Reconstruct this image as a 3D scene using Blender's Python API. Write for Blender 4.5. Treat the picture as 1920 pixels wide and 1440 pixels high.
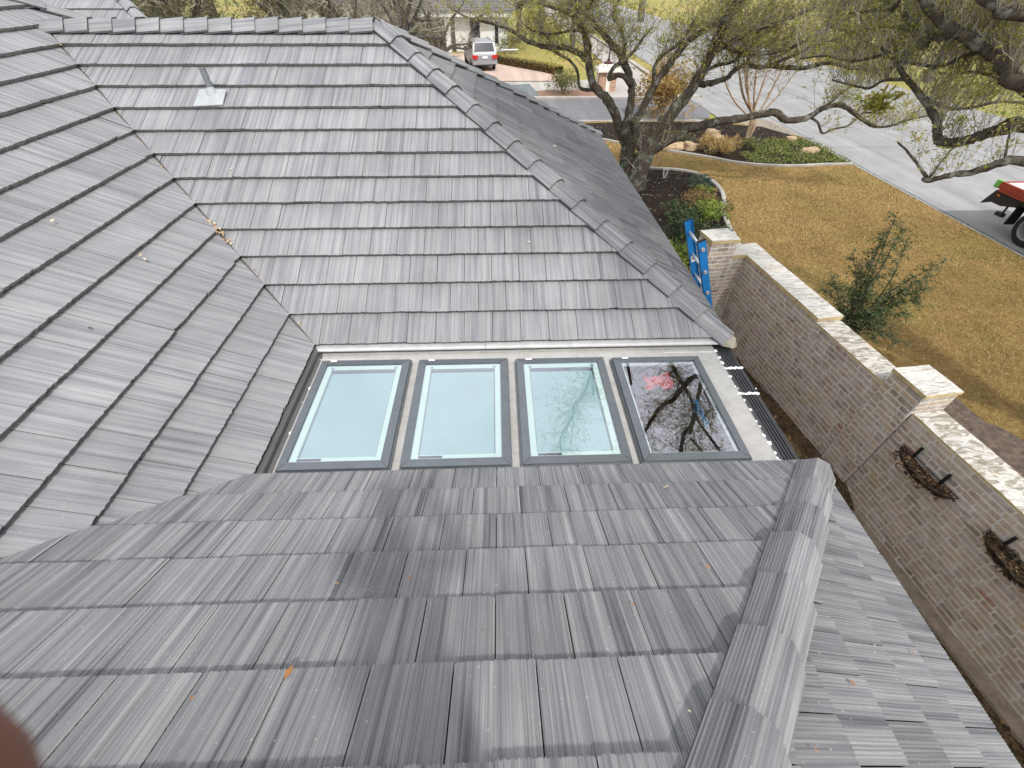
import bpy, bmesh, math, random
import numpy as np
from mathutils import Vector, Matrix
for o in list(bpy.data.objects): bpy.data.objects.remove(o)
SC = bpy.context.scene
COL = SC.collection
rad = math.radians
# ------------------------------------------------------------------ camera, sky, sun, exposure
FPX, YAW, PIT, ROL = 801.93, 0.036622, 0.770803, 0.004419
CAM = np.array([1.86885, -3.45034, 2.73483])
def cam_axes():
    cy, sy, cp, sp = math.cos(YAW), math.sin(YAW), math.cos(PIT), math.sin(PIT)
    fw = np.array([sy*cp, cy*cp, -sp]); rt = np.array([cy, -sy, 0.]); up = np.cross(rt, fw)
    c, s = math.cos(ROL), math.sin(ROL)
    return c*rt+s*up, -s*rt+c*up, fw
RT, UP, FW = cam_axes()
cd = bpy.data.cameras.new("camera"); cam = bpy.data.objects.new("camera", cd); COL.objects.link(cam)
cam.matrix_world = Matrix(((RT[0], UP[0], -FW[0], CAM[0]), (RT[1], UP[1], -FW[1], CAM[1]), (RT[2], UP[2], -FW[2], CAM[2]), (0, 0, 0, 1)))
cd.sensor_width = 36; cd.lens = 36*FPX/1920; cd.clip_start = 0.003; cd.clip_end = 2000
cd.dof.use_dof = True; cd.dof.focus_distance = 4.5; cd.dof.aperture_fstop = 16
SC.camera = cam
SUN_EL, SUN_AZ = rad(54.5), rad(158)
w = bpy.data.worlds.new("World"); SC.world = w; w.use_nodes = True
nt = w.node_tree; nt.nodes.clear()
wo = nt.nodes.new('ShaderNodeOutputWorld'); bg = nt.nodes.new('ShaderNodeBackground'); sk = nt.nodes.new('ShaderNodeTexSky')
sk.sky_type = 'NISHITA'; sk.sun_disc = False; sk.sun_elevation = SUN_EL; sk.sun_rotation = SUN_AZ; sk.dust_density = 2.0; sk.air_density = 1.0
# thin broken cloud mixed over the clear sky
tc = nt.nodes.new('ShaderNodeTexCoord'); nz = nt.nodes.new('ShaderNodeTexNoise'); rp = nt.nodes.new('ShaderNodeValToRGB'); mx = nt.nodes.new('ShaderNodeMixRGB')
nz.inputs['Scale'].default_value = 2.2; nz.inputs['Detail'].default_value = 6; nz.inputs['Roughness'].default_value = 0.55
rp.color_ramp.elements[0].position = 0.32; rp.color_ramp.elements[0].color = (.5, .5, .5, 1); rp.color_ramp.elements[1].position = 0.58; rp.color_ramp.elements[1].color = (.95, .95, .95, 1)
mx.inputs[2].default_value = (10.5, 10.7, 11.2, 1)
nt.links.new(tc.outputs['Generated'], nz.inputs['Vector']); nt.links.new(nz.outputs[0], rp.inputs[0]); nt.links.new(rp.outputs[0], mx.inputs[0])
nt.links.new(sk.outputs[0], mx.inputs[1]); nt.links.new(mx.outputs[0], bg.inputs[0]); nt.links.new(bg.outputs[0], wo.inputs[0])
bg.inputs[1].default_value = 0.10
sl = bpy.data.lights.new("sun", 'SUN'); sl.energy = 2.45; sl.angle = rad(3.0); sl.color = (1, .965, .92)
so = bpy.data.objects.new("sun", sl); COL.objects.link(so)
so.rotation_euler = Vector((-math.sin(SUN_AZ)*math.cos(SUN_EL), -math.cos(SUN_AZ)*math.cos(SUN_EL), -math.sin(SUN_EL))).to_track_quat('-Z', 'Y').to_euler()
SC.view_settings.view_transform = 'Standard'; SC.view_settings.look = 'None'; SC.view_settings.gamma = 1
SC.view_settings.exposure = 0.47
SC.render.engine = 'CYCLES'
SC.cycles.max_bounces = 8; SC.cycles.transparent_max_bounces = 12; SC.cycles.caustics_reflective = False; SC.cycles.caustics_refractive = False
# ------------------------------------------------------------------ constants
G = -3.0; W = 4.276; D = 1.525; TH = 0.51951; CT, ST, TT = math.cos(TH), math.sin(TH), math.tan(TH); EX = 0.343
HH = 13*EX*CT; HZ = 13*EX*ST
R = random.Random(7); NR = np.random.RandomState(11)
def P(px, py, y):                                   # a point of the photo at depth plane y
    d = RT*((px-960)/FPX) + UP*((720-py)/FPX) + FW
    return Vector(CAM + d*((y-CAM[1])/d[1]))
def PZ(px, py, z):                                  # a point of the photo on level z
    d = RT*((px-960)/FPX) + UP*((720-py)/FPX) + FW
    return Vector(CAM + d*((z-CAM[2])/d[2]))
# ------------------------------------------------------------------ objects
def tag(o, label=None, cat=None, group=None, kind=None):
    if label: o['label'] = label
    if cat: o['category'] = cat
    if group: o['group'] = group
    if kind: o['kind'] = kind
    return o
def empty(name, loc=(0, 0, 0), label=None, cat=None, group=None, rz=0):
    o = bpy.data.objects.new(name, None); COL.objects.link(o); o.location = loc; o.rotation_euler = (0, 0, rz); o.empty_display_size = .1
    return tag(o, label, cat, group)
class MB:
    def __init__(s): s.v = []; s.f = []; s.uv = []; s.rn = []; s.mi = []
    def poly(s, pts, uvs=None, rn=(0, 0), mi=0):
        n = len(s.v); s.v.extend([tuple(p) for p in pts]); s.f.append(tuple(range(n, n+len(pts))))
        s.uv.extend(uvs if uvs else [(0, 0)]*len(pts)); s.rn.extend([rn]*len(pts)); s.mi.append(mi)
    def box(s, lo, hi, M=None, mi=0, rn=(0, 0)):
        x0, y0, z0 = lo; x1, y1, z1 = hi
        c = [Vector(q) for q in ((x0,y0,z0),(x1,y0,z0),(x1,y1,z0),(x0,y1,z0),(x0,y0,z1),(x1,y0,z1),(x1,y1,z1),(x0,y1,z1))]
        if M is not None: c = [M @ q for q in c]
        for f in ((0,3,2,1),(4,5,6,7),(0,1,5,4),(1,2,6,5),(2,3,7,6),(3,0,4,7)): s.poly([c[i] for i in f], mi=mi, rn=rn)
    def tube(s, pts, rs, n=8, mi=0, rn=(0, 0), cap=True, wob=0):
        pts = [Vector(q) for q in pts]; base = len(s.v); prev = None
        for i, q in enumerate(pts):
            t = (pts[min(i+1, len(pts)-1)] - pts[max(i-1, 0)])
            if t.length < 1e-9: t = Vector((0, 0, 1))
            t.normalize()
            if prev is None: a = t.orthogonal().normalized()
            else:
                a = prev - t*prev.dot(t)
                a = a.normalized() if a.length > 1e-6 else t.orthogonal().normalized()
            prev = a; b = t.cross(a); r = rs[i] if hasattr(rs, '__len__') else rs
            for k in range(n):
                an = 2*math.pi*k/n; rr = r*(1+(R.uniform(-wob, wob) if wob else 0))
                s.v.append(tuple(q + a*(rr*math.cos(an)) + b*(rr*math.sin(an))))
        for i in range(len(pts)-1):
            for k in range(n):
                k2 = (k+1) % n; o0 = base+i*n; o1 = o0+n
                s.f.append((o0+k, o0+k2, o1+k2, o1+k)); s.uv.extend([(0, 0)]*4); s.rn.extend([rn]*4); s.mi.append(mi)
        if cap:
            for o0, rev in ((base, True), (base+(len(pts)-1)*n, False)):
                f = tuple(range(o0, o0+n)); f = f[::-1] if rev else f
                s.f.append(f); s.uv.extend([(0, 0)]*n); s.rn.extend([rn]*n); s.mi.append(mi)
    def lathe(s, prof, n=20, M=None, mi=0):          # prof: (radius, z)
        base = len(s.v)
        for r, z in prof:
            for k in range(n):
                an = 2*math.pi*k/n; q = Vector((r*math.cos(an), r*math.sin(an), z)); s.v.append(tuple(M @ q if M is not None else q))
        for i in range(len(prof)-1):
            for k in range(n):
                k2 = (k+1) % n; s.f.append((base+i*n+k, base+i*n+k2, base+(i+1)*n+k2, base+(i+1)*n+k)); s.uv.extend([(0, 0)]*4); s.rn.extend([(0, 0)]*4); s.mi.append(mi)
    def build(s, name, mats, parent=None, smooth=False, bevel=0):
        me = bpy.data.meshes.new(name); me.from_pydata(s.v, [], s.f)
        mats = mats if isinstance(mats, (list, tuple)) else [mats]
        for m in mats: me.materials.append(m)
        if len(s.mi): me.polygons.foreach_set('material_index', s.mi)
        if s.uv:
            u = me.uv_layers.new(name='uv'); u.data.foreach_set('uv', np.array(s.uv, 'f').ravel())
            u = me.uv_layers.new(name='rnd'); u.data.foreach_set('uv', np.array(s.rn, 'f').ravel())
        if smooth: me.polygons.foreach_set('use_smooth', [True]*len(s.f))
        me.update()
        o = bpy.data.objects.new(name, me); COL.objects.link(o)
        if parent is not None:
            o.parent = parent
            o.matrix_parent_inverse = parent.matrix_basis.inverted()
        if bevel:
            b = o.modifiers.new('bevel', 'BEVEL'); b.width = bevel; b.segments = 2; b.limit_method = 'ANGLE'
        return o
# ------------------------------------------------------------------ materials
class NT:
    def __init__(s, name):
        s.m = bpy.data.materials.new(name); s.m.use_nodes = True; s.t = s.m.node_tree; s.b = s.t.nodes['Principled BSDF']; s.out = s.t.nodes['Material Output']
    def n(s, typ, **kw):
        n = s.t.nodes.new('ShaderNode'+typ)
        for k, v in kw.items(): setattr(n, k, v)
        return n
    def l(s, a, b): s.t.links.new(a, b)
    def coord(s, kind='Object', scale=(1, 1, 1)):
        if kind in ('uv', 'rnd'): c = s.n('UVMap', uv_map=kind).outputs[0]
        else: c = s.n('TexCoord').outputs[kind]
        mp = s.n('Mapping'); mp.inputs['Scale'].default_value = scale; s.l(c, mp.inputs[0]); return mp.outputs[0]
    def noise(s, vec, scale=5, detail=3, rough=.5, dist=0):
        n = s.n('TexNoise'); n.inputs['Scale'].default_value = scale; n.inputs['Detail'].default_value = detail; n.inputs['Roughness'].default_value = rough; n.inputs['Distortion'].default_value = dist
        s.l(vec, n.inputs['Vector']); return n.outputs[0]
    def ramp(s, fac, stops, interp='LINEAR'):
        r = s.n('ValToRGB'); cr = r.color_ramp; cr.interpolation = interp
        while len(cr.elements) < len(stops): cr.elements.new(.5)
        for e, (p, c) in zip(cr.elements, stops):
            e.position = p; e.color = (c[0], c[1], c[2], 1) if hasattr(c, '__len__') else (c, c, c, 1)
        s.l(fac, r.inputs[0]); return r.outputs[0]
    def mix(s, fac, a, b, mode='MIX'):
        m = s.n('MixRGB', blend_type=mode)
        for i, x in ((0, fac), (1, a), (2, b)):
            if hasattr(x, 'links'): s.l(x, m.inputs[i])
            elif i == 0: m.inputs[0].default_value = x
            else: m.inputs[i].default_value = (*x, 1) if len(x) == 3 else x
        return m.outputs[0]
    def math(s, op, a, b=None):
        m = s.n('Math', operation=op)
        for i, x in ((0, a), (1, b)):
            if x is None: continue
            if hasattr(x, 'links'): s.l(x, m.inputs[i])
            else: m.inputs[i].default_value = x
        return m.outputs[0]
    def bump(s, h, strength=.5, dist=.01):
        b = s.n('Bump'); b.inputs['Strength'].default_value = strength; b.inputs['Distance'].default_value = dist; s.l(h, b.inputs['Height']); s.l(b.outputs[0], s.b.inputs['Normal'])
    def col(s, c):
        if hasattr(c, 'links'): s.l(c, s.b.inputs['Base Color'])
        else: s.b.inputs['Base Color'].default_value = (*c, 1)
    def rough(s, r, metal=0, spec=.5):
        if hasattr(r, 'links'): s.l(r, s.b.inputs['Roughness'])
        else: s.b.inputs['Roughness'].default_value = r
        s.b.inputs['Metallic'].default_value = metal; s.b.inputs['Specular IOR Level'].default_value = spec
def plain(name, c, rough=.6, metal=0, var=.12, scale=6, spec=.4, bump=0):
    t = NT(name); v = t.noise(t.coord('Object'), scale, 4, .6)
    lo = tuple(x*(1-var) for x in c); hi = tuple(min(1, x*(1+var)) for x in c)
    t.col(t.ramp(v, [(.3, lo), (.7, hi)])); t.rough(rough, metal, spec)
    if bump: t.bump(t.noise(t.coord('Object'), scale*8, 4, .6), bump, .01)
    return t.m
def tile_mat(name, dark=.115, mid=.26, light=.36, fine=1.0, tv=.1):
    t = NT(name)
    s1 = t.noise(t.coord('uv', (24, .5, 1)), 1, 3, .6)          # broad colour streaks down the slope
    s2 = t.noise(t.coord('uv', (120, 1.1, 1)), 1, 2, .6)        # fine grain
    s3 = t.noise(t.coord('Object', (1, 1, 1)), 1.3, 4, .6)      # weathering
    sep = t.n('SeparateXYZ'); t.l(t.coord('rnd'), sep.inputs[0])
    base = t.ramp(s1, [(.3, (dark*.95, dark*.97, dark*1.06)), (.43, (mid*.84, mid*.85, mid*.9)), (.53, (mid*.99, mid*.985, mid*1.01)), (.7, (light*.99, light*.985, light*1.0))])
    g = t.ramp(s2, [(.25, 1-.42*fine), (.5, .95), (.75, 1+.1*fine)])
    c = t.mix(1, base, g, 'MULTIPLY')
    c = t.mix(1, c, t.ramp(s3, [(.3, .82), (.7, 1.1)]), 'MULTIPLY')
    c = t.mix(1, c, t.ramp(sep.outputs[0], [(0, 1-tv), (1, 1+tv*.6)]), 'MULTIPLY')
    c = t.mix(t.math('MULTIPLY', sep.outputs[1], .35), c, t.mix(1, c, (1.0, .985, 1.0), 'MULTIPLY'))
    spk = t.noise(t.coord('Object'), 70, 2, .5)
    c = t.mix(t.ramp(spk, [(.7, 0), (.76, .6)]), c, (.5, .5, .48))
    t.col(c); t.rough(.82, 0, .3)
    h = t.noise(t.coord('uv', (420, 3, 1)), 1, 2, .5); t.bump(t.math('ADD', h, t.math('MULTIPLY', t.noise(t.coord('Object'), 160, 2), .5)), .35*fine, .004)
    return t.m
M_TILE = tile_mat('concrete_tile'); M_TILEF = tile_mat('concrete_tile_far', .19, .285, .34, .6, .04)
M_TILED = tile_mat('darker_tile', .09, .2, .285, 1.0, .14)  # darker tone of the same tile, for slopes D and E
def edge_mat():
    t = NT('tile_edge'); n = t.noise(t.coord('Object'), 60, 4, .7)
    t.col(t.ramp(n, [(.3, (.1, .102, .1)), (.5, (.25, .25, .235)), (.75, (.42, .41, .37))])); t.rough(.95, 0, .2); t.bump(n, .8, .01); return t.m
M_EDGE = edge_mat()
M_UNDER = plain('underlay', (.02, .02, .02), .9)
# ------------------------------------------------------------------ tiled slopes
def clip_poly(pts, planes):                        # pts: (u, v, h)
    for a, b, c in planes:
        out = []
        for i in range(len(pts)):
            p, q = pts[i], pts[(i+1) % len(pts)]; dp = a*p[0]+b*p[1]-c; dq = a*q[0]+b*q[1]-c
            if dp <= 0: out.append(p)
            if dp*dq < 0:
                k = dp/(dp-dq); out.append(tuple(p[j]+(q[j]-p[j])*k for j in range(3)))
        pts = out
        if len(pts) < 3: return []
    return pts
def tile_slope(name, parent, O, U, V, planes, ulim, vlim, w, phase, nstrip, gd, T=.036, mats=None, v00=0, kmin=0, jag=.003, flipu=False, seed=1):
    rng = random.Random(seed)
    O, U, V = Vector(O), Vector(U).normalized(), Vector(V).normalized(); N = U.cross(V).normalized()
    if N.z < 0: N = -N
    mb = MB()
    X = lambda u, v, h: O + U*u + V*v + N*h
    k = kmin; allp = planes
    while k*EX < vlim:
        v0, v1 = k*EX, (k+1)*EX
        planes = allp(k) if callable(allp) else allp
        if k == 0: v0 += v00
        off = phase + (.5*w if k % 2 else 0); i0 = int(math.floor((ulim[0]-off)/w))-1
        i = i0
        while off+i*w < ulim[1]:
            a0 = off+i*w+.0025; a1 = off+(i+1)*w-.0025; i += 1
            if not clip_poly([(a0, v0, 0), (a1, v0, 0), (a1, v1, 0), (a0, v1, 0)], planes): continue
            ro = rng.uniform(0, 40); rv = rng.uniform(0, 40); rn = (rng.random(), rng.random()); lift = rng.gauss(0, .0012); tw = rng.gauss(0, .0012); dv = rng.gauss(0, .0018)
            us = [a0+(a1-a0)*j/nstrip for j in range(nstrip+1)]
            hs = [(-gd*rng.uniform(.55, 1.1) if (j % 2) else -gd*.08*rng.random()) for j in range(nstrip+1)]
            hs[0] = hs[-1] = -gd*1.2
            if nstrip > 6: us = [us[0]]+[u+rng.uniform(-.22, .22)*w/nstrip for u in us[1:-1]]+[us[-1]]
            vj = [v0+dv+(rng.uniform(-jag, jag)+ (jag*1.2 if hs[j] < -gd*.3 else 0)) for j in range(nstrip+1)]
            if rng.random() < .05 and nstrip > 6:                       # a chipped corner
                c0 = rng.choice([0, nstrip]);
                for j in range(nstrip+1):
                    if abs(j-c0) < 5: vj[j] += .012*(5-abs(j-c0))/5
            for j in range(nstrip):
                la = lift+tw*(j/nstrip-.5); lb = lift+tw*((j+1)/nstrip-.5)
                q = [(us[j], vj[j], hs[j]+la), (us[j+1], vj[j+1], hs[j+1]+lb), (us[j+1], v1+.012, hs[j+1]+lb-T*1.03), (us[j], v1+.012, hs[j]+la-T*1.03)]
                c = clip_poly(q, planes)
                if not c: continue
                mb.poly([X(*p) for p in c], [(p[0]+ro, p[1]+rv) for p in c], rn, 0)
                # butt edge
                if all(a*u_+b*v_ <= cc for a, b, cc in planes for u_, v_ in ((us[j], vj[j]), (us[j+1], vj[j+1]))):
                    A, B = X(*q[0]), X(*q[1]); C_ = X(us[j+1], vj[j+1]+.006, q[1][2]-T+.004); D_ = X(us[j], vj[j]+.006, q[0][2]-T+.002)
                    mb.poly([A, D_, C_, B], [(us[j]+ro, v0), (us[j]+ro, v0-.03), (us[j+1]+ro, v0-.03), (us[j+1]+ro, v0)], rn, 1)
            for ue, sgn in ((a0, 1), (a1, -1)):                          # side walls of the joint
                q = [(ue, v0+dv, lift), (ue, v1, lift-T)]
                if all(a*u_+b*v_ <= cc for a, b, cc in planes for u_, v_, _ in q):
                    mb.poly([X(ue, v0+dv, lift-gd*1.1), X(ue, v1, lift-T-gd), X(ue, v1, lift-T-.02), X(ue, v0+dv, lift-T+.004)], None, rn, 1)
        k += 1
    # underlay sheet
    planes = allp(0) if callable(allp) else allp
    big = clip_poly([(ulim[0], 0+v00+.01, 0), (ulim[1], 0+v00+.01, 0), (ulim[1], vlim, 0), (ulim[0], vlim, 0)], planes)
    if big: mb.poly([X(p[0], p[1], -T-.034) for p in big], None, (0, 0), 2)
    return mb.build(name, [mats or M_TILE, M_EDGE, M_UNDER], parent)
house = empty('house', (0, 0, 0), 'house roofed in grey streaked tiles with skylights, on which the photo was taken', 'house')
# plane uv half-planes: valley A-B at x=-y etc. with v along the slope: plan distance = v*CT
# B: faces -Y.  u = x, v up slope.
B = tile_slope('roof_slope', house, (0, 0, 0), (1, 0, 0), (0, CT, ST), [(-1, -CT, .006), (1, CT, W)], (-4.2, 4.4), 13*EX, .2935, 2.09-.2935*10, 12, .0012, T=.042, mats=M_TILEF, seed=3)
# A: faces +X.  u = y, v up slope (-x)
A = tile_slope('roof_slope', house, (0, 0, 0), (0, 1, 0), (-CT, 0, ST), lambda k: [(1, -CT, -.006), (-1, -CT, D+.02), (1, CT, 8.5)] if k < 13 else [(-1, -CT, D+.02), (1, CT, 8.5)], (-9.5, 5.6), 18*EX, .297, .02, 12, .0012, T=.045, mats=M_TILEF, seed=4)
# C: faces +Y (the slope the photographer stands on).  D, E: face +X
C = tile_slope('roof_slope', house, (0, -D, 0), (1, 0, 0), (0, -CT, ST), [(-1, -CT, .006), (1, CT, W)], (-5.5, 4.4), 13*EX, .31, 1.98-.31*10-.155, 60, .0036, T=.03, v00=.04, seed=5)
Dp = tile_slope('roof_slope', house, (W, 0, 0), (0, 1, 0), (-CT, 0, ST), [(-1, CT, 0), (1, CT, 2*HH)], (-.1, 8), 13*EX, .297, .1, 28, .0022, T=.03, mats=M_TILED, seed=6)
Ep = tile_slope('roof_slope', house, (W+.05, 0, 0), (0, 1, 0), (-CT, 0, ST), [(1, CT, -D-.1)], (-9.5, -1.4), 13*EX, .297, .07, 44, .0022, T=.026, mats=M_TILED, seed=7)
q2 = P(267, 36, 9.5)
Fp = tile_slope('roof_slope', house, (q2.x, 9.5-6*EX*CT, q2.z-6*EX*ST), (1, 0, 0), (0, CT, ST), [(1, CT, 6*EX*CT)], (-6.5, 3), 13*EX, .297, .0, 3, .001, mats=M_TILEF, seed=8)
mb = MB()                                            # the slopes that face away from the street side
mb.poly([(W, 2*HH, -.02), (W-HH, HH, HZ-.02), (-HH, HH, HZ-.02), (-HH-1.2, HH+1.2, HZ-.71), (-HH-1.2, 2*HH, -.02)])
mb.poly([(-18*EX*CT, -9.5, 18*EX*ST-.02), (-18*EX*CT, 2.5, 18*EX*ST-.02), (-18*EX*CT*2, 2.5, -.02), (-18*EX*CT*2, -9.5, -.02)])
mb.poly([(-HH, -D-HH, HZ-.02), (W-HH, -D-HH, HZ-.02), (W-HH, -9.5, 0), (-HH, -9.5, 0)])
mb.poly([(-18*EX*CT, 2.5, 18*EX*ST-.02), (-3, 5.6, 1.6), (-3, 8, .3), (-9, 8, .3)])
mb.build('roof_slope', M_TILEF, house)
# ---- ridge and hip caps
def caps(name, P0, P1, n1, n2, n, hw=.145, rise=.05, start_end=True, seed=1, ns=34, wtop=.045):
    rng = random.Random(seed); P0, P1 = Vector(P0), Vector(P1); a = (P1-P0).normalized(); n1, n2 = Vector(n1), Vector(n2)
    up = (n1+n2); up = (up - a*up.dot(a)).normalized(); sd = a.cross(up).normalized()
    dr = abs(n1.dot(sd))/n1.dot(up); L = (P1-P0).length/n; mb = MB()
    prof = [(-hw, -dr*hw+.012), (-wtop, -dr*wtop+rise), (wtop, -dr*wtop+rise), (hw, -dr*hw+.012)]
    seg = [math.dist(prof[i], prof[i+1]) for i in range(3)]; tot = sum(seg)
    def at(t):
        t *= tot
        for i in range(3):
            if t <= seg[i]+1e-9: k = t/seg[i]; return (prof[i][0]*(1-k)+prof[i+1][0]*k, prof[i][1]*(1-k)+prof[i+1][1]*k)
            t -= seg[i]
        return prof[3]
    for j in range(n):
        b0, b1 = j*L-.012+rng.gauss(0, .003), (j+1)*L+.05; ro, rv = rng.uniform(0, 40), rng.uniform(0, 40); rn = (rng.random(), rng.random())
        sh = rng.gauss(0, .003); lift = .022+rng.gauss(0, .002)
        low = []; hi = []
        for q in range(ns+1):
            s_, h_ = at(q/ns); g = -(.0032 if ns > 30 else .0022)*rng.uniform(.5, 1.1) if q % 2 else 0
            if q in (0, ns): g = 0
            low.append(P0+a*(b0+rng.uniform(-.002, .002)+(.003 if g else 0))+sd*(s_+sh)+up*(h_+lift+g))
            hi.append(P0+a*b1+sd*(s_*.93+sh)+up*(h_+g-.004))
        for q in range(ns):
            u0, u1 = q/ns*tot, (q+1)/ns*tot
            mb.poly([low[q], low[q+1], hi[q+1], hi[q]], [(u0+ro, b0+rv), (u1+ro, b0+rv), (u1+ro, b1+rv), (u0+ro, b1+rv)], rn, 0)
            mb.poly([low[q], low[q]-up*.02, low[q+1]-up*.02, low[q+1]], None, rn, 3 if True else 0)
        mb.poly([low[0], hi[0], hi[0]-up*.018, low[0]-up*.02], None, rn, 3); mb.poly([low[-1], hi[-1], hi[-1]-up*.018, low[-1]-up*.02], None, rn, 3)
    if start_end:
        c0 = [P0+a*.012+sd*s_+up*(h_+.014) for s_, h_ in prof]
        mb.poly([c0[0]-up*.07, c0[0], c0[1], c0[2], c0[3], c0[3]-up*.07], None, (.3, .3), 4)
    return mb.build(name, [M_TILE if ns > 20 else M_TILEF, M_EDGE, M_UNDER, M_CAPEDGE, M_CAPEDGE], house)
M_CAPEDGE = plain('cap_edge', (.09, .09, .092), .85, var=.25, scale=30)
nB, nC, nD = (0, -ST, CT), (0, ST, CT), (ST, 0, CT)
caps('hip_cap', (W-.02, .02, -.02), (W-HH, HH, HZ), nB, nD, 16, seed=11, ns=24)
caps('ridge_cap', (W-HH-.1, HH, HZ), (-HH, HH, HZ), nB, (0, ST, CT), 14, hw=.15, rise=.07, seed=12, ns=10, start_end=False)
caps('hip_cap', (W, 2*HH, -.02), (W-HH, HH, HZ), nD, (0, ST, CT), 16, seed=13, ns=10)
caps('hip_cap', (W-.045, -D-.15, .055), (W+.12-HH, -D-HH, HZ+.03), nC, nD, 14, hw=.132, wtop=.04, rise=.07, seed=14, ns=44)
caps('hip_cap', (-3.6, 4.9, 3.6*TT), (-6, 2.5, 6*TT), nD, (0, ST, CT), 9, seed=15, ns=10)
caps('hip_cap', (q2.x, 9.5, q2.z), (q2.x-3, 12.5, q2.z+3*TT), nB, nD, 11, seed=16, ns=10)
# ---- metal, deck, walls
M_FLASH = plain('bare_metal', (.6, .6, .6), .45, .35, .12, 9)
M_DARKM = plain('dark_metal', (.075, .075, .08), .42, .3, .15, 10)
M_GREYM = plain('grey_aluminium', (.155, .17, .185), .36, .55, .08, 12)
M_FOAM = plain('white_foam', (.85, .85, .84), .9, bump=.6)
def deck_mat():
    t = NT('deck_membrane'); o = t.coord('Object')
    n = t.noise(o, 2.2, 6, .65); m = t.noise(o, 14, 4, .6)
    c = t.ramp(n, [(.3, (.33, .315, .3)), (.5, (.4, .39, .375)), (.7, (.46, .455, .44))]); c = t.mix(.5, c, t.ramp(m, [(.3, (.3, .285, .265)), (.6, (.44, .43, .415))]))
    t.col(c); t.rough(.6, 0, .4); t.bump(m, .25, .004); return t.m
M_DECK = deck_mat()
SKX = [.12+.955*i for i in range(4)]; SKW = .86; SKY0, SKY1, SKT = -1.495, -.215, -.03
DZ = -.105; DX1 = 4.1
mb = MB(); xs = [-.02]
for x in SKX: xs += [x+.05, x+SKW-.05]
xs += [DX1]
for i in range(0, len(xs), 2): mb.box((xs[i], -1.75, DZ-.05), (xs[i+1], .06, DZ))
for x in SKX:
    mb.box((x+.05, -1.75, DZ-.05), (x+SKW-.05, SKY0+.06, DZ-.001)); mb.box((x+.05, SKY1-.06, DZ-.05), (x+SKW-.05, .06, DZ-.001))
mb.build('flat_roof', M_DECK, house)
M_SEAM = plain('seam_sealant', (.55, .54, .52), .7)
for x in SKX[1:]: mb = MB(); mb.box((x-.085, -.42, DZ), (x+.0, -.415, DZ+.004)); mb.build('lap_seam', M_SEAM, house)
mb = MB(); mb.box((3.55, -.125, DZ), (DX1-.02, -.11, DZ+.006)); mb.build('lap_seam', M_SEAM, house)
mb = MB(); mb.box((.0, -.13, DZ), (.5, -.12, DZ+.005)); mb.build('lap_seam', M_SEAM, house)
# eave flashing below slope B: sloped apron, nose and upstand
mb = MB(); t_ = Matrix.Identity(4)
def strip(mb, prof, x0, x1, axis='x', mi=0):
    for i in range(len(prof)-1):
        (a0, z0), (a1, z1) = prof[i], prof[i+1]
        if axis == 'x': mb.poly([(x0, a0, z0), (x1, a0, z0), (x1, a1, z1), (x0, a1, z1)], mi=mi)
        else: mb.poly([(a0, x0, z0), (a0, x1, z0), (a1, x1, z1), (a1, x0, z1)], mi=mi)
for x0, x1 in ((.0, 1.72), (1.724, W-.14)):
    strip(mb, [(.05, -.034), (-.035, -.04), (-.052, -.045), (-.055, -.058), (-.045, -.06), (.02, -.066), (.025, -.075)], x0, x1)
mb.build('eave_flashing', M_FLASH, house)
mb = MB(); strip(mb, [(.03, -.06), (.012, -.075), (.01, DZ+.004), (-.06, DZ+.004)], 0, W-.18); mb.build('upstand', M_DECK, house)
mb = MB(); strip(mb, [(-.03, -.036), (.02, -.04), (.028, -.05), (.03, -.095), (.06, DZ+.003), (.065, DZ+.003)], -D-.02, .02, 'y'); mb.build('side_flashing', plain('grey_flashing', (.13, .13, .128), .5, .3), house)
# valley metal
M_VAL = plain('valley_metal', (.12, .115, .1), .6, .3, .4, 12)
mb = MB()
for sg, y0 in ((1, 0), (-1, -D)):
    for off in (-.06, .06):
        mb.poly([(0, y0, -.05), (-HH, y0+sg*HH, HZ-.05), (-HH+off, y0+sg*(HH+abs(off)*0), HZ-.05+ (0 if off < 0 else 0)), (off, y0, -.05+(abs(off)*TT if off < 0 else 0))])
mb.build('valley_flashing', M_VAL, house)
# ribbed gutter cover along the open side of the flat roof
mb = MB(); pr = [(DX1-.01, DZ+.002), (DX1+.0, DZ-.012), (DX1+.06, DZ-.02)]
for i in range(4):
    x = DX1+.06+i*.027; pr += [(x+.004, DZ-.006), (x+.012, DZ-.004), (x+.017, DZ-.02), (x+.027, DZ-.021)]
pr += [(DX1+.18, DZ-.01), (DX1+.186, DZ-.04), (DX1+.186, DZ-.14)]
strip(mb, pr, -1.72, .1, 'y'); mb.build('gutter_cover', M_DARKM, house)
mb = MB()                                            # beads of white sealing foam
def blob(mb, c, r, n=6, sq=(1, 1, .6)):
    bm = bmesh.new(); bmesh.ops.create_icosphere(bm, subdivisions=2, radius=1)
    for v in bm.verts:
        k = 1+R.uniform(-.25, .25); v.co = Vector((v.co.x*r*sq[0]*k+c[0], v.co.y*r*sq[1]*k+c[1], v.co.z*r*sq[2]*k+c[2]))
    for f in bm.faces: mb.poly([tuple(v.co) for v in f.verts])
    bm.free()
for y in (-.36, -.72, -1.5):
    for i in range(15): blob(mb, (DX1-.01+i*.0128, y+R.uniform(-.008, .008), DZ-.004), R.uniform(.009, .017))
for y in (-.1, -.22, -.28, -.5, -.64, -.82, -.93, -1.05, -1.13, -1.22, -1.31, -1.4, -1.47):
    for i in range(R.randint(1, 3)): blob(mb, (DX1+R.uniform(-.012, .008), y+R.uniform(-.015, .015), DZ+.002), R.uniform(.008, .017))
blob(mb, (4.28, -.66, DZ-.0), .008)
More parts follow.
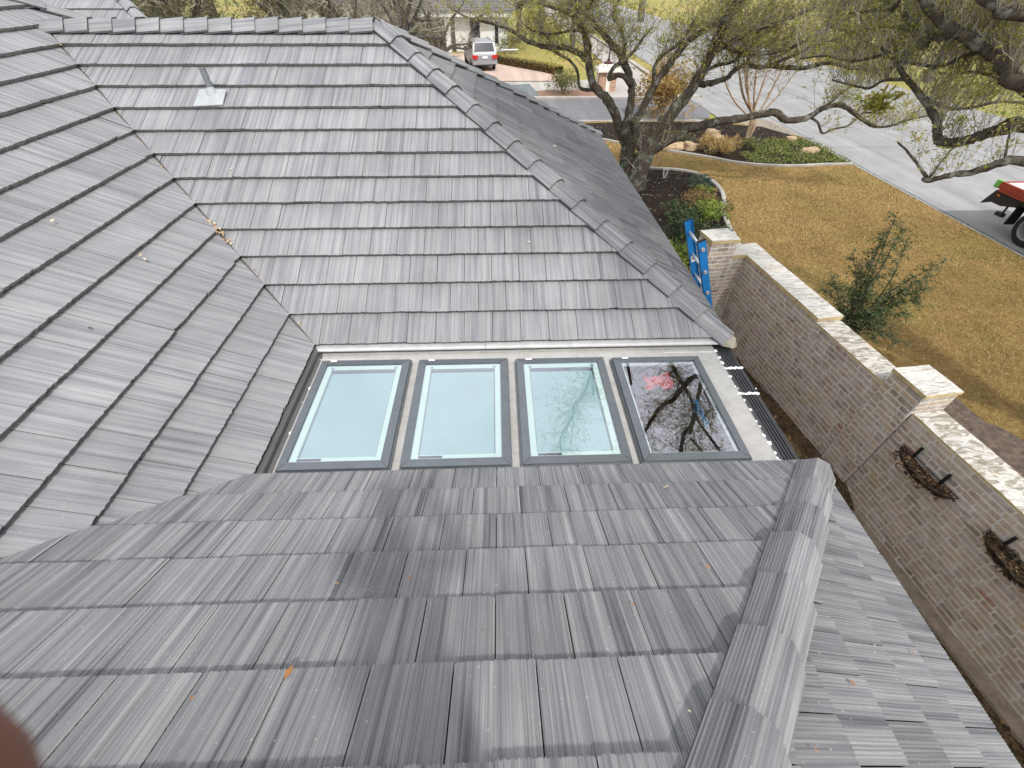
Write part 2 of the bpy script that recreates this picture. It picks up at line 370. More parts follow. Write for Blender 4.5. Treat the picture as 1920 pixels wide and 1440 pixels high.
for i in range(9): blob(mb, (.03+R.uniform(0, .05), -.35-i*.09, DZ+.002), R.uniform(.004, .012), sq=(1, 2.2, .5))
mb.build('sealing_foam', M_FOAM, house)
M_CREAM = plain('cream_mortar', (.4, .37, .3), .85, bump=.5)
mb = MB(); mb.poly([(W+.05, -.07, -.07), (W+.075, .03, -.045), (W+.02, .06, -.0), (W-.1, -.02, .0), (W-.1, -.05, -.08), (W+.02, -.085, -.09)]); mb.build('hip_end', M_CREAM, house, bevel=.008)
# walls below the eaves and soffit
M_HWALL = plain('painted_brick', (.5, .46, .4), .85, bump=.3)
mb = MB()
mb.box((W-.42, .1, G), (W-.3, 2*HH-.4, -.16)); mb.box((W-.42, -9.3, G), (W-.3, -1.6, -.16)); mb.box((3.86, -1.7, G), (3.98, .1, DZ-.06)); mb.box((-8, 2*HH-.5, G), (W-.42, 2*HH-.38, -.16))
mb.build('wall', M_HWALL, house)
mb = MB(); mb.poly([(W-.02, .0, -.1), (W-.02, 2*HH, -.1), (W-.42, 2*HH, -.14), (W-.42, 0, -.14)]); mb.poly([(W+.03, -9.5, -.1), (W+.03, -1.55, -.1), (W-.42, -1.55, -.14), (W-.42, -9.5, -.14)])
for y0, y1 in ((0.02, 2*HH), (-9.5, -D-.02)): mb.poly([(W-.015, y0, -.04), (W-.015, y1, -.04), (W-.015, y1, -.18), (W-.015, y0, -.18)])
mb.build('soffit', M_DARKM, house)
# room under the flat roof, seen only through the clear skylight
M_ROOM = plain('room_paint', (.34, .32, .3), .9); M_FLOORIN = plain('room_floor', (.12, .09, .07), .6)
mb = MB(); x0, x1, y0, y1, zc = .0, 3.84, -2.6, 2.6, DZ-.056
mb.poly([(x0, y0, G), (x0, y1, G), (x0, y1, zc), (x0, y0, zc)]); mb.poly([(x1, y0, G), (x1, y1, G), (x1, y1, zc), (x1, y0, zc)]); mb.poly([(x0, y0, G), (x1, y0, G), (x1, y0, zc), (x0, y0, zc)]); mb.poly([(x0, y1, G), (x1, y1, G), (x1, y1, zc), (x0, y1, zc)])
sx0, sx1, sy0, sy1 = SKX[3]+.06, SKX[3]+SKW-.06, SKY0+.07, SKY1-.07
for f in (((x0, y0), (sx0, y1)), ((sx1, y0), (x1, y1)), ((sx0, y0), (sx1, sy0)), ((sx0, sy1), (sx1, y1))):
    (a0, b0), (a1, b1) = f; mb.poly([(a0, b0, zc), (a1, b0, zc), (a1, b1, zc), (a0, b1, zc)])
mb.poly([(x0, y0, G+.01), (x1, y0, G+.01), (x1, y1, G+.01), (x0, y1, G+.01)], mi=1)
mb.build('room', [M_ROOM, M_FLOORIN], house)
# ---- skylights
def glass_mat(name, tint, add):
    t = NT(name); t.t.nodes.remove(t.b)
    tr = t.n('BsdfTransparent'); tr.inputs[0].default_value = (*tint, 1); gl = t.n('BsdfGlossy'); gl.inputs['Roughness'].default_value = .0; gl.inputs[0].default_value = (.93, .92, 1, 1)
    fr = t.n('Fresnel'); fr.inputs[0].default_value = 1.5; dirt = t.ramp(t.noise(t.coord('Object'), 6, 6, .7), [(.45, 0), (.9, .05)]); f2 = t.math('ADD', fr.outputs[0], add)
    m = t.n('MixShader'); t.l(f2, m.inputs[0]); t.l(tr.outputs[0], m.inputs[1]); t.l(gl.outputs[0], m.inputs[2]); df = t.n('BsdfDiffuse'); df.inputs[0].default_value = (.5, .5, .48, 1); m2 = t.n('MixShader'); t.l(dirt, m2.inputs[0]); t.l(m.outputs[0], m2.inputs[1]); t.l(df.outputs[0], m2.inputs[2]); t.l(m2.outputs[0], t.out.inputs[0]); return t.m
M_GLASS = glass_mat('glazing', (.85, .97, .955), .2); M_GLASSC = glass_mat('clear_glazing', (.86, .92, .93), .3)
M_MINT = plain('white_liner', (.9, .98, .95), .5, var=.02); M_BLIND = plain('blind_cloth', (.5, .635, .7), .7, var=.04, scale=2); M_LAV = plain('blind_cassette', (.2, .2, .25), .5); M_STICK = plain('rating_sticker', (.03, .035, .06), .4); M_TAPE = plain('pale_label', (.75, .72, .7), .6); M_RAILG = plain('blind_rail', (.3, .36, .38), .5)
def ring(mb, x0, y0, x1, y1, wdt, z0, z1, mi=0, slope=0):
    o = [(x0, y0), (x1, y0), (x1, y1), (x0, y1)]; q = [(x0+wdt, y0+wdt), (x1-wdt, y0+wdt), (x1-wdt, y1-wdt), (x0+wdt, y1-wdt)]
    for i in range(4):
        j = (i+1) % 4
        mb.poly([(*o[i], z1-slope), (*o[j], z1-slope), (*q[j], z1), (*q[i], z1)], mi=mi); mb.poly([(*o[i], z0), (*o[j], z0), (*o[j], z1-slope), (*o[i], z1-slope)], mi=mi); mb.poly([(*q[i], z0), (*q[j], z0), (*q[j], z1), (*q[i], z1)], mi=mi)
skl = ['skylight with a closed pale blind, leftmost of the four', 'skylight with a closed pale blind, second from the left', 'skylight with a closed blind and a faint tree reflection', 'clear skylight without a blind, reflecting dark branches']
for i, x in enumerate(SKX):
    mb = MB(); x1 = x+SKW; y0 = SKY0; y1 = SKY1-.012*i
    ring(mb, x, y0, x1, y1, .066, DZ+.002, SKT, slope=.008); ring(mb, x-.012, y0-.012, x1+.012, y1+.012, .012, DZ+.002, SKT-.03)
    for cx, cy, ax, ay in ((x, y0, 1, 1), (x1, y0, -1, 1), (x, y1, 1, -1), (x1, y1, -1, -1)):   # mitre lines
        mb.poly([(cx+ax*.004, cy+ay*.001, SKT-.006), (cx+ax*.058, cy+ay*.055, SKT+.0008), (cx+ax*.055, cy+ay*.058, SKT+.0008), (cx+ax*.001, cy+ay*.004, SKT-.006)], mi=1)
    for sx in (.14, .72): mb.lathe([(0, 0), (.005, 0), (.005, .003), (0, .003)], 8, Matrix.Translation((x+sx, y0-.0125, SKT-.05)) @ Matrix.Rotation(math.pi/2, 4, 'X'), 2)
    mb.box((x+.09, y1-.03, SKT+.0), (x+.15, y1-.008, SKT+.0015), mi=3)
    sk_ = mb.build('skylight', [M_GREYM, M_DARKM, M_FLASH, M_TAPE], house, bevel=0); tag(sk_, skl[i])
    g = MB(); g.poly([(x+.05, y0+.05, SKT-.012), (x1-.05, y0+.05, SKT-.012), (x1-.05, y1-.05, SKT-.012), (x+.05, y1-.05, SKT-.012)]); g.build('pane', M_GLASS if i < 3 else M_GLASSC, sk_)
    m = MB(); a = .06
    if i < 3:
        ring(m, x+a, y0+a, x1-a, y1-a, .06, SKT-.06, SKT-.026); m.build('liner', M_MINT, sk_)
        b = MB(); b.poly([(x+.118, y0+.118, SKT-.05), (x1-.118, y0+.118, SKT-.05), (x1-.118, y1-.118, SKT-.05), (x+.118, y1-.118, SKT-.05)]); b.build('blind', M_BLIND, sk_)
        c = MB(); c.box((x+.112, y1-.15, SKT-.049), (x1-.112, y1-.112, SKT-.03)); c.build('blind_cassette', M_LAV, sk_)
        for xa, xb, xc in ((x+.112, x+.128, x+.112), (x1-.128, x1-.112, x1-.142)):
            c = MB(); c.box((xa, y0+.112, SKT-.049), (xb, y1-.115, SKT-.034)); c.box((xc, y1-.116, SKT-.04), (xc+.03, y1-.095, SKT-.022)); c.build('blind_rail', M_RAILG, sk_)
        c = MB(); c.box((x+.125, y0+.088, SKT-.0265), (x+.315, y0+.112, SKT-.0245)); c.build('sticker', M_STICK, sk_)
    else:
        ring(m, x+a, y0+a, x1-a, y1-a, .03, SKT-.05, SKT-.03); m.build('liner', M_MINT, sk_)

# ---- vent pipe on slope B
def onB(px, py, lift=0):
    d = Vector(RT*((px-960)/FPX) + UP*((720-py)/FPX) + FW); n = Vector((0, -ST, CT)); c = Vector(CAM); return c + d*((lift-n.dot(c))/n.dot(d))
vb = onB(397, 172); M_ZINC = plain('zinc', (.2, .21, .22), .6, .2, .12, 20); M_PVENT = plain('painted_lead', (.36, .385, .4), .6)
mb = MB(); mb.lathe([(.036, -.12), (.036, .24), (.031, .24), (.031, .1)], 18, Matrix.Translation(vb)); vp = mb.build('vent_pipe', M_ZINC, house, smooth=False)
mb = MB(); fl = [onB(362, 199, .012), onB(417, 196, .012), onB(424, 167, .006), onB(374, 167, .006)]
nn = Vector((0, -ST, CT)); mb.poly(fl); [mb.poly([fl[i], fl[(i+1) % 4], fl[(i+1) % 4]-nn*.012, fl[i]-nn*.012]) for i in range(4)]
mb.lathe([(.075, -.03), (.055, .02), (.038, .05)], 18, Matrix.Translation(vb)); mb.build('vent_flashing', M_PVENT, house)
# ================================================================== ground
def sheet(name, pts, z, m, kind='structure'):
    mb = MB(); mb.poly([(p[0], p[1], z) for p in pts]); o = mb.build(name, m); return tag(o, kind=kind)
def grass_mat():
    t = NT('dry_lawn'); o = t.coord('Object')
    n1 = t.noise(o, .33, 5, .65); n2 = t.noise(o, 7, 6, .75); n3 = t.noise(o, 60, 3, .8)
    tan = t.ramp(n2, [(.25, (.19, .115, .035)), (.48, (.35, .225, .08)), (.72, (.48, .335, .145))])
    grn = t.ramp(n2, [(.25, (.13, .115, .03)), (.5, (.25, .21, .06)), (.75, (.36, .31, .1))])
    c = t.mix(t.ramp(n1, [(.5, 0), (.66, .8)]), tan, grn); c = t.mix(1, c, t.ramp(t.noise(o, 1.1, 4, .7), [(.3, .72), (.7, 1.22)]), 'MULTIPLY'); c = t.mix(1, c, t.ramp(n3, [(.3, .45), (.7, 1.4)]), 'MULTIPLY')
    t.col(c); t.rough(.95, 0, .1); t.bump(t.math('ADD', n2, n3), 1, .06); return t.m
M_LAWN = grass_mat()
def lawn2():
    t = NT('green_lawn'); o = t.coord('Object'); n1 = t.noise(o, .09, 4, .6); n2 = t.noise(o, 3, 5, .7)
    c = t.mix(t.ramp(n1, [(.35, .1), (.7, .75)]), t.ramp(n2, [(.3, (.25, .18, .06)), (.7, (.42, .32, .12))]), t.ramp(n2, [(.3, (.1, .16, .03)), (.7, (.22, .28, .07))]))
    t.col(c); t.rough(.95, 0, .1); return t.m
M_LAWN2 = lawn2()
def conc(name, c, sc=1.2, var=.12):
    t = NT(name); o = t.coord('Object'); n = t.noise(o, sc, 6, .65); n2 = t.noise(o, 30, 3, .6); n3 = t.noise(t.coord('Object', (1.2, .06, 1)), 1, 4, .65)
    k = t.mix(1, t.ramp(n, [(.3, tuple(x*(1-var) for x in c)), (.7, tuple(x*(1+var) for x in c))]), t.ramp(n2, [(.3, .88), (.7, 1.1)]), 'MULTIPLY')
    k = t.mix(1, k, t.ramp(n3, [(.35, .8), (.65, 1.07)]), 'MULTIPLY'); t.col(k); t.rough(.88, 0, .25); t.bump(n2, .3, .01); return t.m
M_STREET = conc('street_concrete', (.285, .28, .275)); M_ASPH = conc('asphalt', (.17, .172, .18), 2); M_WALK = conc('pale_concrete', (.4, .375, .34)); M_PINK = conc('pink_pavers', (.5, .38, .31), 3); M_DKGREY = conc('dark_grey', (.15, .17, .18), 4, .4)
def mulch_mat():
    t = NT('mulch'); o = t.coord('Object'); n = t.noise(o, 28, 5, .75); n2 = t.noise(o, 4, 3, .6)
    t.col(t.mix(t.ramp(n2, [(.45, 0), (.7, .5)]), t.ramp(n, [(.3, (.008, .006, .005)), (.6, (.03, .022, .017)), (.8, (.09, .065, .05))]), (.06, .04, .025))); t.rough(.95, 0, .1); t.bump(n, 1, .05); return t.m
M_MULCH = mulch_mat()
def gravel_mat():
    t = NT('leafy_gravel'); o = t.coord('Object'); n = t.noise(o, 34, 4, .75); n2 = t.noise(o, 3, 4, .6)
    t.col(t.mix(t.ramp(n2, [(.4, 0), (.65, .8)]), t.ramp(n, [(.3, (.03, .02, .012)), (.5, (.14, .09, .05)), (.72, (.34, .25, .16))]), t.ramp(n, [(.35, (.02, .022, .01)), (.7, (.1, .09, .04))]))); t.rough(.95, 0, .1); t.bump(n, 1, .04); return t.m
M_GRAVEL = gravel_mat()
sheet('ground', [(-400, -120), (400, -120), (400, 600), (-400, 600)], G-.03, M_LAWN2)
lawn_poly = [(4.5, -10), (16.5, -10), (16.5, 22.2), (-6, 22.2), (-6, 8), (4.5, 8)]
sheet('lawn', lawn_poly, G, M_LAWN)
sheet('street', [(13.9, 21.6), (14.6, 21.5), (16.52, 19), (16.52, -30), (29.5, -30), (29.5, 260), (16.9, 260), (14.9, 30), (13.9, 27.2)], G+.004, M_STREET)
sheet('side_street', [(-60, 22.2), (12.4, 22.2), (13.4, 22.7), (13.94, 24), (14.02, 26), (13.9, 27.25), (-60, 27.25)], G+.008, M_ASPH)
sheet('street_joint', [(16.50, -30), (16.58, -30), (16.86, 60), (16.78, 60)], G+.009, M_DKGREY)
sheet('street_joint', [(22.9, -30), (22.94, -30), (22.94, 60), (22.9, 60)], G+.009, M_DKGREY)
sheet('street_joint', [(16.5, 27.3), (29.5, 27.3), (29.5, 27.34), (16.5, 27.34)], G+.009, M_DKGREY)
sheet('street_joint', [(16.5, 17.3), (29.5, 17.3), (29.5, 17.33), (16.5, 17.33)], G+.009, M_DKGREY)
def strip_poly(name, pts, wd, z0, z1, m, kind='structure', bev=.015, label=None, cat=None):
    pts = smooth_path([Vector((p[0], p[1], 0)) for p in pts], 5) if len(pts) > 2 else [Vector((p[0], p[1], 0)) for p in pts]
    mb = MB(); L = []; Rr = []
    for i, p in enumerate(pts):
        t = (pts[min(i+1, len(pts)-1)]-pts[max(i-1, 0)]).normalized(); n = Vector((-t.y, t.x, 0)); k = wd/2*(1+R.uniform(-.06, .06)); L.append(p+n*k); Rr.append(p-n*k)
    for i in range(len(pts)-1):
        a, b, c, d = L[i], L[i+1], Rr[i+1], Rr[i]; up = lambda q, z: (q.x, q.y, z)
        mid0, mid1 = (a+d)/2, (b+c)/2
        mb.poly([up(a, z1-bev), up(b, z1-bev), up(mid1, z1), up(mid0, z1)]); mb.poly([up(mid0, z1), up(mid1, z1), up(c, z1-bev), up(d, z1-bev)]); mb.poly([up(a, z0), up(b, z0), up(b, z1-bev), up(a, z1-bev)]); mb.poly([up(d, z0), up(c, z0), up(c, z1-bev), up(d, z1-bev)])
    for i in (0, -1): mb.poly([(L[i].x, L[i].y, z0), (L[i].x, L[i].y, z1-bev), (Rr[i].x, Rr[i].y, z1-bev), (Rr[i].x, Rr[i].y, z0)])
    return tag(mb.build(name, m), label, cat, kind=kind)
def smooth_path(pts, k):
    out = []
    for i in range(len(pts)-1):
        p0, p1, p2, p3 = pts[max(i-1, 0)], pts[i], pts[i+1], pts[min(i+2, len(pts)-1)]
        for j in range(k):
            t = j/k; out.append(.5*((2*p1)+(p2-p0)*t+(2*p0-5*p1+4*p2-p3)*t*t+(3*p1-p0-3*p2+p3)*t**3))
    out.append(pts[-1]); return out
strip_poly('kerb', [(-60, 27.5), (8.6, 27.45), (11.2, 28.2), (13.2, 31), (13.6, 40), (13.6, 120)], .34, G, G+.14, M_WALK)
strip_poly('kerb', [(-60, 22.1), (8.8, 22.05), (12.3, 21.95)], .14, G, G+.07, M_WALK)
sheet('pavement', [(-40, 27.6), (8.6, 27.6), (11.2, 28.4), (13, 31), (13.4, 40), (13.4, 120), (11.5, 120), (11.2, 40), (9.8, 34), (6, 33), (-40, 33)], G+.02, M_WALK)
sheet('driveway', [(-8, 33), (6.1, 33.2), (7.2, 35.2), (6.2, 36.6), (4.2, 38.6), (2.3, 41), (1.5, 47), (-10, 47)], G+.03, M_PINK)
s4 = [PZ(945, 160, G+.03), PZ(992, 157, G+.03), PZ(1012, 178, G+.03), PZ(985, 184, G+.03)]
sheet('dark_patch', s4, G+.034, M_DKGREY)  # dark grey patch set just above the paving
sheet('planting_bed', [(3.2, 27.8), (8.4, 27.8), (9.2, 29.4), (8.4, 30.2), (5.2, 30), (3.4, 29.2)], G+.03, plain('red_mulch', (.22, .13, .09), .95, var=.4, scale=20))
near_edge = [(7.0, 15.0), (8.03, 14.62), (8.75, 14.5), (9.44, 14.2), (9.85, 13.6), (9.98, 12.9), (9.9, 12), (9.62, 11.1), (9.25, 10.2), (9.0, 9.1), (8.85, 8.2), (8.5, 7.0), (7.6, 5.2), (6.7, 4.5)]
near_bed = [(4.3, 15.3)]+near_edge+[(6.2, 3.9), (4.3, 3.9)]
sheet('mulch_bed', near_bed, G+.012, M_MULCH)
strip_poly('bed_edging', near_edge, .13, G, G+.09, M_WALK)
far_edge = [(6.0, 19.4), (7.2, 18.4), (7.94, 17.86), (9.17, 17.1), (10.89, 15.95), (11.7, 15.3), (12.54, 14.95), (13.4, 14.8), (14.22, 14.78), (15.3, 14.9), (16.45, 14.95)]
far_bed = far_edge+[(16.47, 18.6), (15.4, 20.8), (12.6, 21.8), (8.6, 21.9), (6.2, 21.6)]
sheet('mulch_bed', far_bed, G+.012, M_MULCH)
strip_poly('bed_edging', far_edge, .12, G, G+.09, M_WALK)
# ================================================================== brick garden wall
DV, EV = Vector((.1166, -.9932, 0)), Vector((.9932, .1166, 0)); C0 = Vector((6.52, 3.82, 0))
def LW(s, t, z): return C0+EV*s+DV*t+Vector((0, 0, z))
def brick_mat():
    t = NT('antique_brick'); o = t.coord('Object'); sep = t.n('SeparateXYZ'); t.l(t.coord('rnd'), sep.inputs[0])
    base = t.ramp(sep.outputs[0], [(0, (.2, .165, .115)), (.14, (.29, .21, .14)), (.34, (.35, .25, .175)), (.5, (.33, .27, .18)), (.64, (.28, .215, .17)), (.78, (.39, .285, .17)), (.88, (.25, .165, .125)), (.93, (.3, .15, .1)), (.965, (.15, .11, .085))], 'CONSTANT')
    n = t.noise(o, 26, 5, .7); c = t.mix(1, base, t.ramp(n, [(.3, .8), (.7, 1.4)]), 'MULTIPLY')
    sm = t.noise(o, 5, 5, .7); c = t.mix(t.ramp(sm, [(.4, .12), (.64, .68)]), c, (.6, .55, .51))
    yl = t.noise(o, 1.6, 4, .6); c = t.mix(t.ramp(yl, [(.52, 0), (.7, .38)]), c, (.3, .22, .1))
    t.col(c); t.rough(.92, 0, .2); t.bump(n, .6, .008); return t.m
M_BRICK = brick_mat()
def mortar_mat():
    t = NT('lime_mortar'); o = t.coord('Object'); n = t.noise(o, 12, 5, .7); z = t.n('SeparateXYZ'); t.l(t.coord('Object'), z.inputs[0])
    c = t.ramp(n, [(.3, (.48, .45, .41)), (.7, (.68, .65, .6))]); t.col(c); t.rough(.95, 0, .2); t.bump(n, .7, .01); return t.m
M_MORT = mortar_mat()
def cope_mat(name, a, b, c, sx, sy):
    t = NT(name); o = t.coord('Object', (sx, sy, 1)); n = t.noise(o, 3.2, 4, .6, 1.5); n2 = t.noise(t.coord('Object'), 7, 5, .7)
    k = t.ramp(n, [(.38, a), (.47, b), (.56, c), (.75, b)]); k = t.mix(t.ramp(n2, [(.55, 0), (.75, .5)]), k, (.5, .36, .17)); t.col(k); t.rough(.9, 0, .2); t.bump(n, .5, .01); return t.m
M_COPE = cope_mat('limewashed_top', (.33, .3, .26), (.55, .53, .49), (.64, .62, .58), 1.2, 7); M_SMEAR = cope_mat('smeared_mortar', (.25, .225, .18), (.36, .33, .28), (.62, .6, .56), 1.2, 3.2); M_YEL = plain('yellow_stained_brick', (.5, .39, .2), .9, var=.3, scale=9, bump=.4)
def bricks(mb, o, u, v, n, L, H, rng, bl=.222, bh=.064, mo=.0165, proud=.007):
    """individual bricks on a face: o lower corner, u along, v up, n outward"""
    rows = int(round(H/(bh+mo))); ph = H/rows
    for r in range(rows):
        x = -(bl+mo)*(.5 if r % 2 else 0)+rng.uniform(-.02, .02)
        while x < L:
            l = bl*rng.choice([1, 1, 1, 1, .97, 1.03, .5, .52]); a, b = max(x+mo/2, .003), min(x+l+mo/2, L-.003); x += l+mo
            if b-a < .03: continue
            z0 = r*ph+mo/2+rng.uniform(-.002, .002); z1 = (r+1)*ph-mo/2+rng.uniform(-.002, .002); p = proud*rng.uniform(.2, 1.2); i = .007
            rn = (rng.random(), rng.random()); j = lambda: rng.uniform(-.0035, .0035)
            q = [(a+j(), z0+j()), (b+j(), z0+j()), (b+j(), z1+j()), (a+j(), z1+j())]
            c = .012; oct_ = []
            for (cx, cz), (sx, sz) in zip(q, ((1, 1), (-1, 1), (-1, -1), (1, -1))):
                e1, e2 = (cx, cz+sz*c), (cx+sx*c, cz)
                oct_ += [e1, e2] if sx*sz > 0 else [e2, e1]
            W_ = lambda xx, zz, h: o+u*xx+v*zz+n*h
            mx, mz = (a+b)/2, (z0+z1)/2
            top = [W_(mx+(xx-mx)*(1-2*i/(b-a)), mz+(zz-mz)*(1-2*i/(z1-z0)), p) for xx, zz in oct_]; bot = [W_(xx, zz, -.001) for xx, zz in oct_]
            mb.poly(top, None, rn)
            for k in range(8): mb.poly([bot[k], bot[(k+1) % 8], top[(k+1) % 8], top[k]], None, rn)
wall = empty('brick_wall', LW(0, 4, G), 'whitewashed antique brick garden wall with stepped top and two brick piers', 'garden wall')
rng = random.Random(21); ZU = Vector((0, 0, 1))
def wblock(name, s0, s1, t0, t1, z1, faces, cope=None, z0=G):
    mb = MB(); c = [LW(s, t, z) for z in (z0, z1) for s, t in ((s0, t0), (s1, t0), (s1, t1), (s0, t1))]
    for f in ((0, 3, 2, 1), (4, 5, 6, 7), (0, 1, 5, 4), (1, 2, 6, 5), (2, 3, 7, 6), (3, 0, 4, 7)): mb.poly([c[i] for i in f], mi=0)
    o = mb.build(name, [M_MORT], wall)
    b = MB()
    if 'h' in faces: bricks(b, LW(s0, t0, z0), DV, ZU, -EV, t1-t0, z1-z0, rng)
    if 'o' in faces: bricks(b, LW(s1, t0, z0), DV, ZU, EV, t1-t0, z1-z0, rng)
    if 'n' in faces: bricks(b, LW(s0, t1, z0), EV, ZU, DV, s1-s0, z1-z0, rng)
    if 'f' in faces: bricks(b, LW(s0, t0, z0), EV, ZU, -DV, s1-s0, z1-z0, rng)
    b.build('brickwork', M_BRICK, o)
    if cope:
        h, m, ov = cope; k = MB(); N_ = max(2, int((t1-t0)/.16)); M_ = 4; gz = [[z1+h+rng.uniform(-.006, .006) for _ in range(M_+1)] for _ in range(N_+1)]
        a0, a1, b0, b1 = s0-ov, s1+ov, t0-ov*.6, t1+ov*.6
        pt = lambda i, j: LW(a0+(a1-a0)*j/M_+ (rng.uniform(-.004, .004) if 0 < j < M_ else 0), b0+(b1-b0)*i/N_, gz[i][j])
        g = [[pt(i, j) for j in range(M_+1)] for i in range(N_+1)]
        for i in range(N_):
            for j in range(M_): k.poly([g[i][j], g[i+1][j], g[i+1][j+1], g[i][j+1]])
        lo = lambda q: Vector((q.x, q.y, z1+.002))
        for i in range(N_):
            k.poly([g[i][0], g[i+1][0], lo(g[i+1][0]), lo(g[i][0])], mi=1); k.poly([g[i][M_], g[i+1][M_], lo(g[i+1][M_]), lo(g[i][M_])], mi=1)
        for j in range(M_):
            k.poly([g[0][j], g[0][j+1], lo(g[0][j+1]), lo(g[0][j])], mi=1); k.poly([g[N_][j], g[N_][j+1], lo(g[N_][j+1]), lo(g[N_][j])], mi=1)
        k.build('coping', [m, M_YEL], o)
    return o
wblock('pillar', -.78, -.27, -.46, 0, -.83, 'hnf', (.06, M_COPE, .02))
wblock('panel', -.268, .4, -.4, -.004, -1.14, 'nf', (.06, M_COPE, .012))
wblock('panel', 0, .4, 0, 2.05, -1.15, 'ho', (.065, M_COPE, .014))
wblock('panel', .002, .4, 2.054, 3.42, -1.2, 'ho', (.035, M_SMEAR, .004))
wblock('pillar', -.03, .45, 3.42, 3.9, -.95, 'hofn', (.05, M_COPE, .02))
wblock('panel', .004, .42, 3.914, 11.5, -1.24, 'ho', (.03, M_SMEAR, .004))
mb = MB()
for i in range(30):
    t = 4.0+i*.22
    mb.poly([LW(-.17, t, G+.045), LW(-.17, t+.22, G+.045), LW(.01, t+.22, G+.06), LW(.01, t, G+.06)]); mb.poly([LW(-.17, t, G+.045), LW(-.17, t+.22, G+.045), LW(-.18, t+.22, G), LW(-.18, t, G)])
mb.build('footing', conc('footing', (.26, .21, .16), 6, .3), wall)
sheet('gravel_strip', [(3.8, -9.5)]+[tuple(LW(.0, t, 0))[:2] for t in (13, 0)]+[(5.6, 3.8), (4.2, 3.8), (3.8, 3.0)], G+.008, M_GRAVEL)
_e = [PZ(px, py, G) for px, py in ((1775, 735), (1800, 752), (1822, 772), (1848, 792), (1885, 806), (1930, 832), (2010, 905))]
soil_poly = [tuple(LW(.4, 3.6, 0))[:2]]+[(q.x, q.y) for q in _e]+[tuple(LW(.4, 12, 0))[:2]]
sheet('soil_strip', soil_poly, G+.006, plain('dark_soil', (.1, .072, .055), .95, var=.5, scale=9, bump=.8))
mb = MB(); Lp = [(LW(-.004, t, 0), -2.885+(.04*t if t < 3.4 else .04*3.4)) for t in (0, .9, 1.9, 2.0, 3.0, 3.6, 3.95)]; zz = [-2.885, -2.865, -2.845, -2.80, -2.77, -2.755, -2.75]
for i in range(6): a, b = Lp[i][0], Lp[i+1][0]; mb.poly([(3.99, a.y, zz[i]), (3.99, b.y, zz[i+1]), (b.x, b.y, zz[i+1]), (a.x, a.y, zz[i])])
a = Lp[-1][0]; b = LW(-.004, 4.35, 0); mb.poly([(3.99, a.y, zz[-1]), (a.x, a.y, zz[-1]), (b.x, b.y, G+.01), (3.99, b.y, G+.01)]); a = Lp[0][0]; mb.poly([(3.99, a.y, zz[0]), (a.x, a.y, zz[0]), (a.x, a.y, G), (3.99, a.y, G)])
tag(mb.build('leafy_path', M_GRAVEL), kind='structure')
# hanging wall baskets full of dead leaves
M_IRON = plain('black_iron', (.012, .012, .013), .5); M_COCO = plain('coconut_liner', (.05, .032, .016), .95, var=.6, scale=30, bump=1); M_DEAD = None
def leafcol(name, stops, rough=.7, trans=.25):
    t = NT(name); sep = t.n('SeparateXYZ'); t.l(t.coord('rnd'), sep.inputs[0]); c = t.ramp(sep.outputs[0], stops); t.col(c); t.rough(rough, 0, .3)
    if trans:
        d = t.n('BsdfTranslucent'); t.l(c, d.inputs[0]); m = t.n('MixShader'); m.inputs[0].default_value = trans; t.l(t.b.outputs[0], m.inputs[1]); t.l(d.outputs[0], m.inputs[2]); t.l(m.outputs[0], t.out.inputs[0])
    return t.m
M_DEAD = leafcol('dead_leaves', [(0, (.035, .022, .014)), (.5, (.085, .05, .028)), (.8, (.2, .12, .06)), (1, (.4, .27, .15))])
def leaf(mb, c, s, d=None, n=None, rn=None, asp=.45, rg=R):
    d = Vector(d) if d is not None else Vector((rg.gauss(0, 1), rg.gauss(0, 1), rg.gauss(0, .6))); d.normalize()
    q = Vector((rg.gauss(0, 1), rg.gauss(0, 1), rg.gauss(0, 1))) if n is None else Vector(n)
    sd = d.cross(q)
    if sd.length < 1e-4: sd = d.orthogonal()
    sd.normalize(); nn = sd.cross(d); c = Vector(c); k = s*asp
    rn = rn or (rg.random(), rg.random())
    mb.poly([c, c+d*s*.5+sd*k*.5+nn*s*.08, c+d*s, c+d*s*.5-sd*k*.5+nn*s*.08], None, rn)
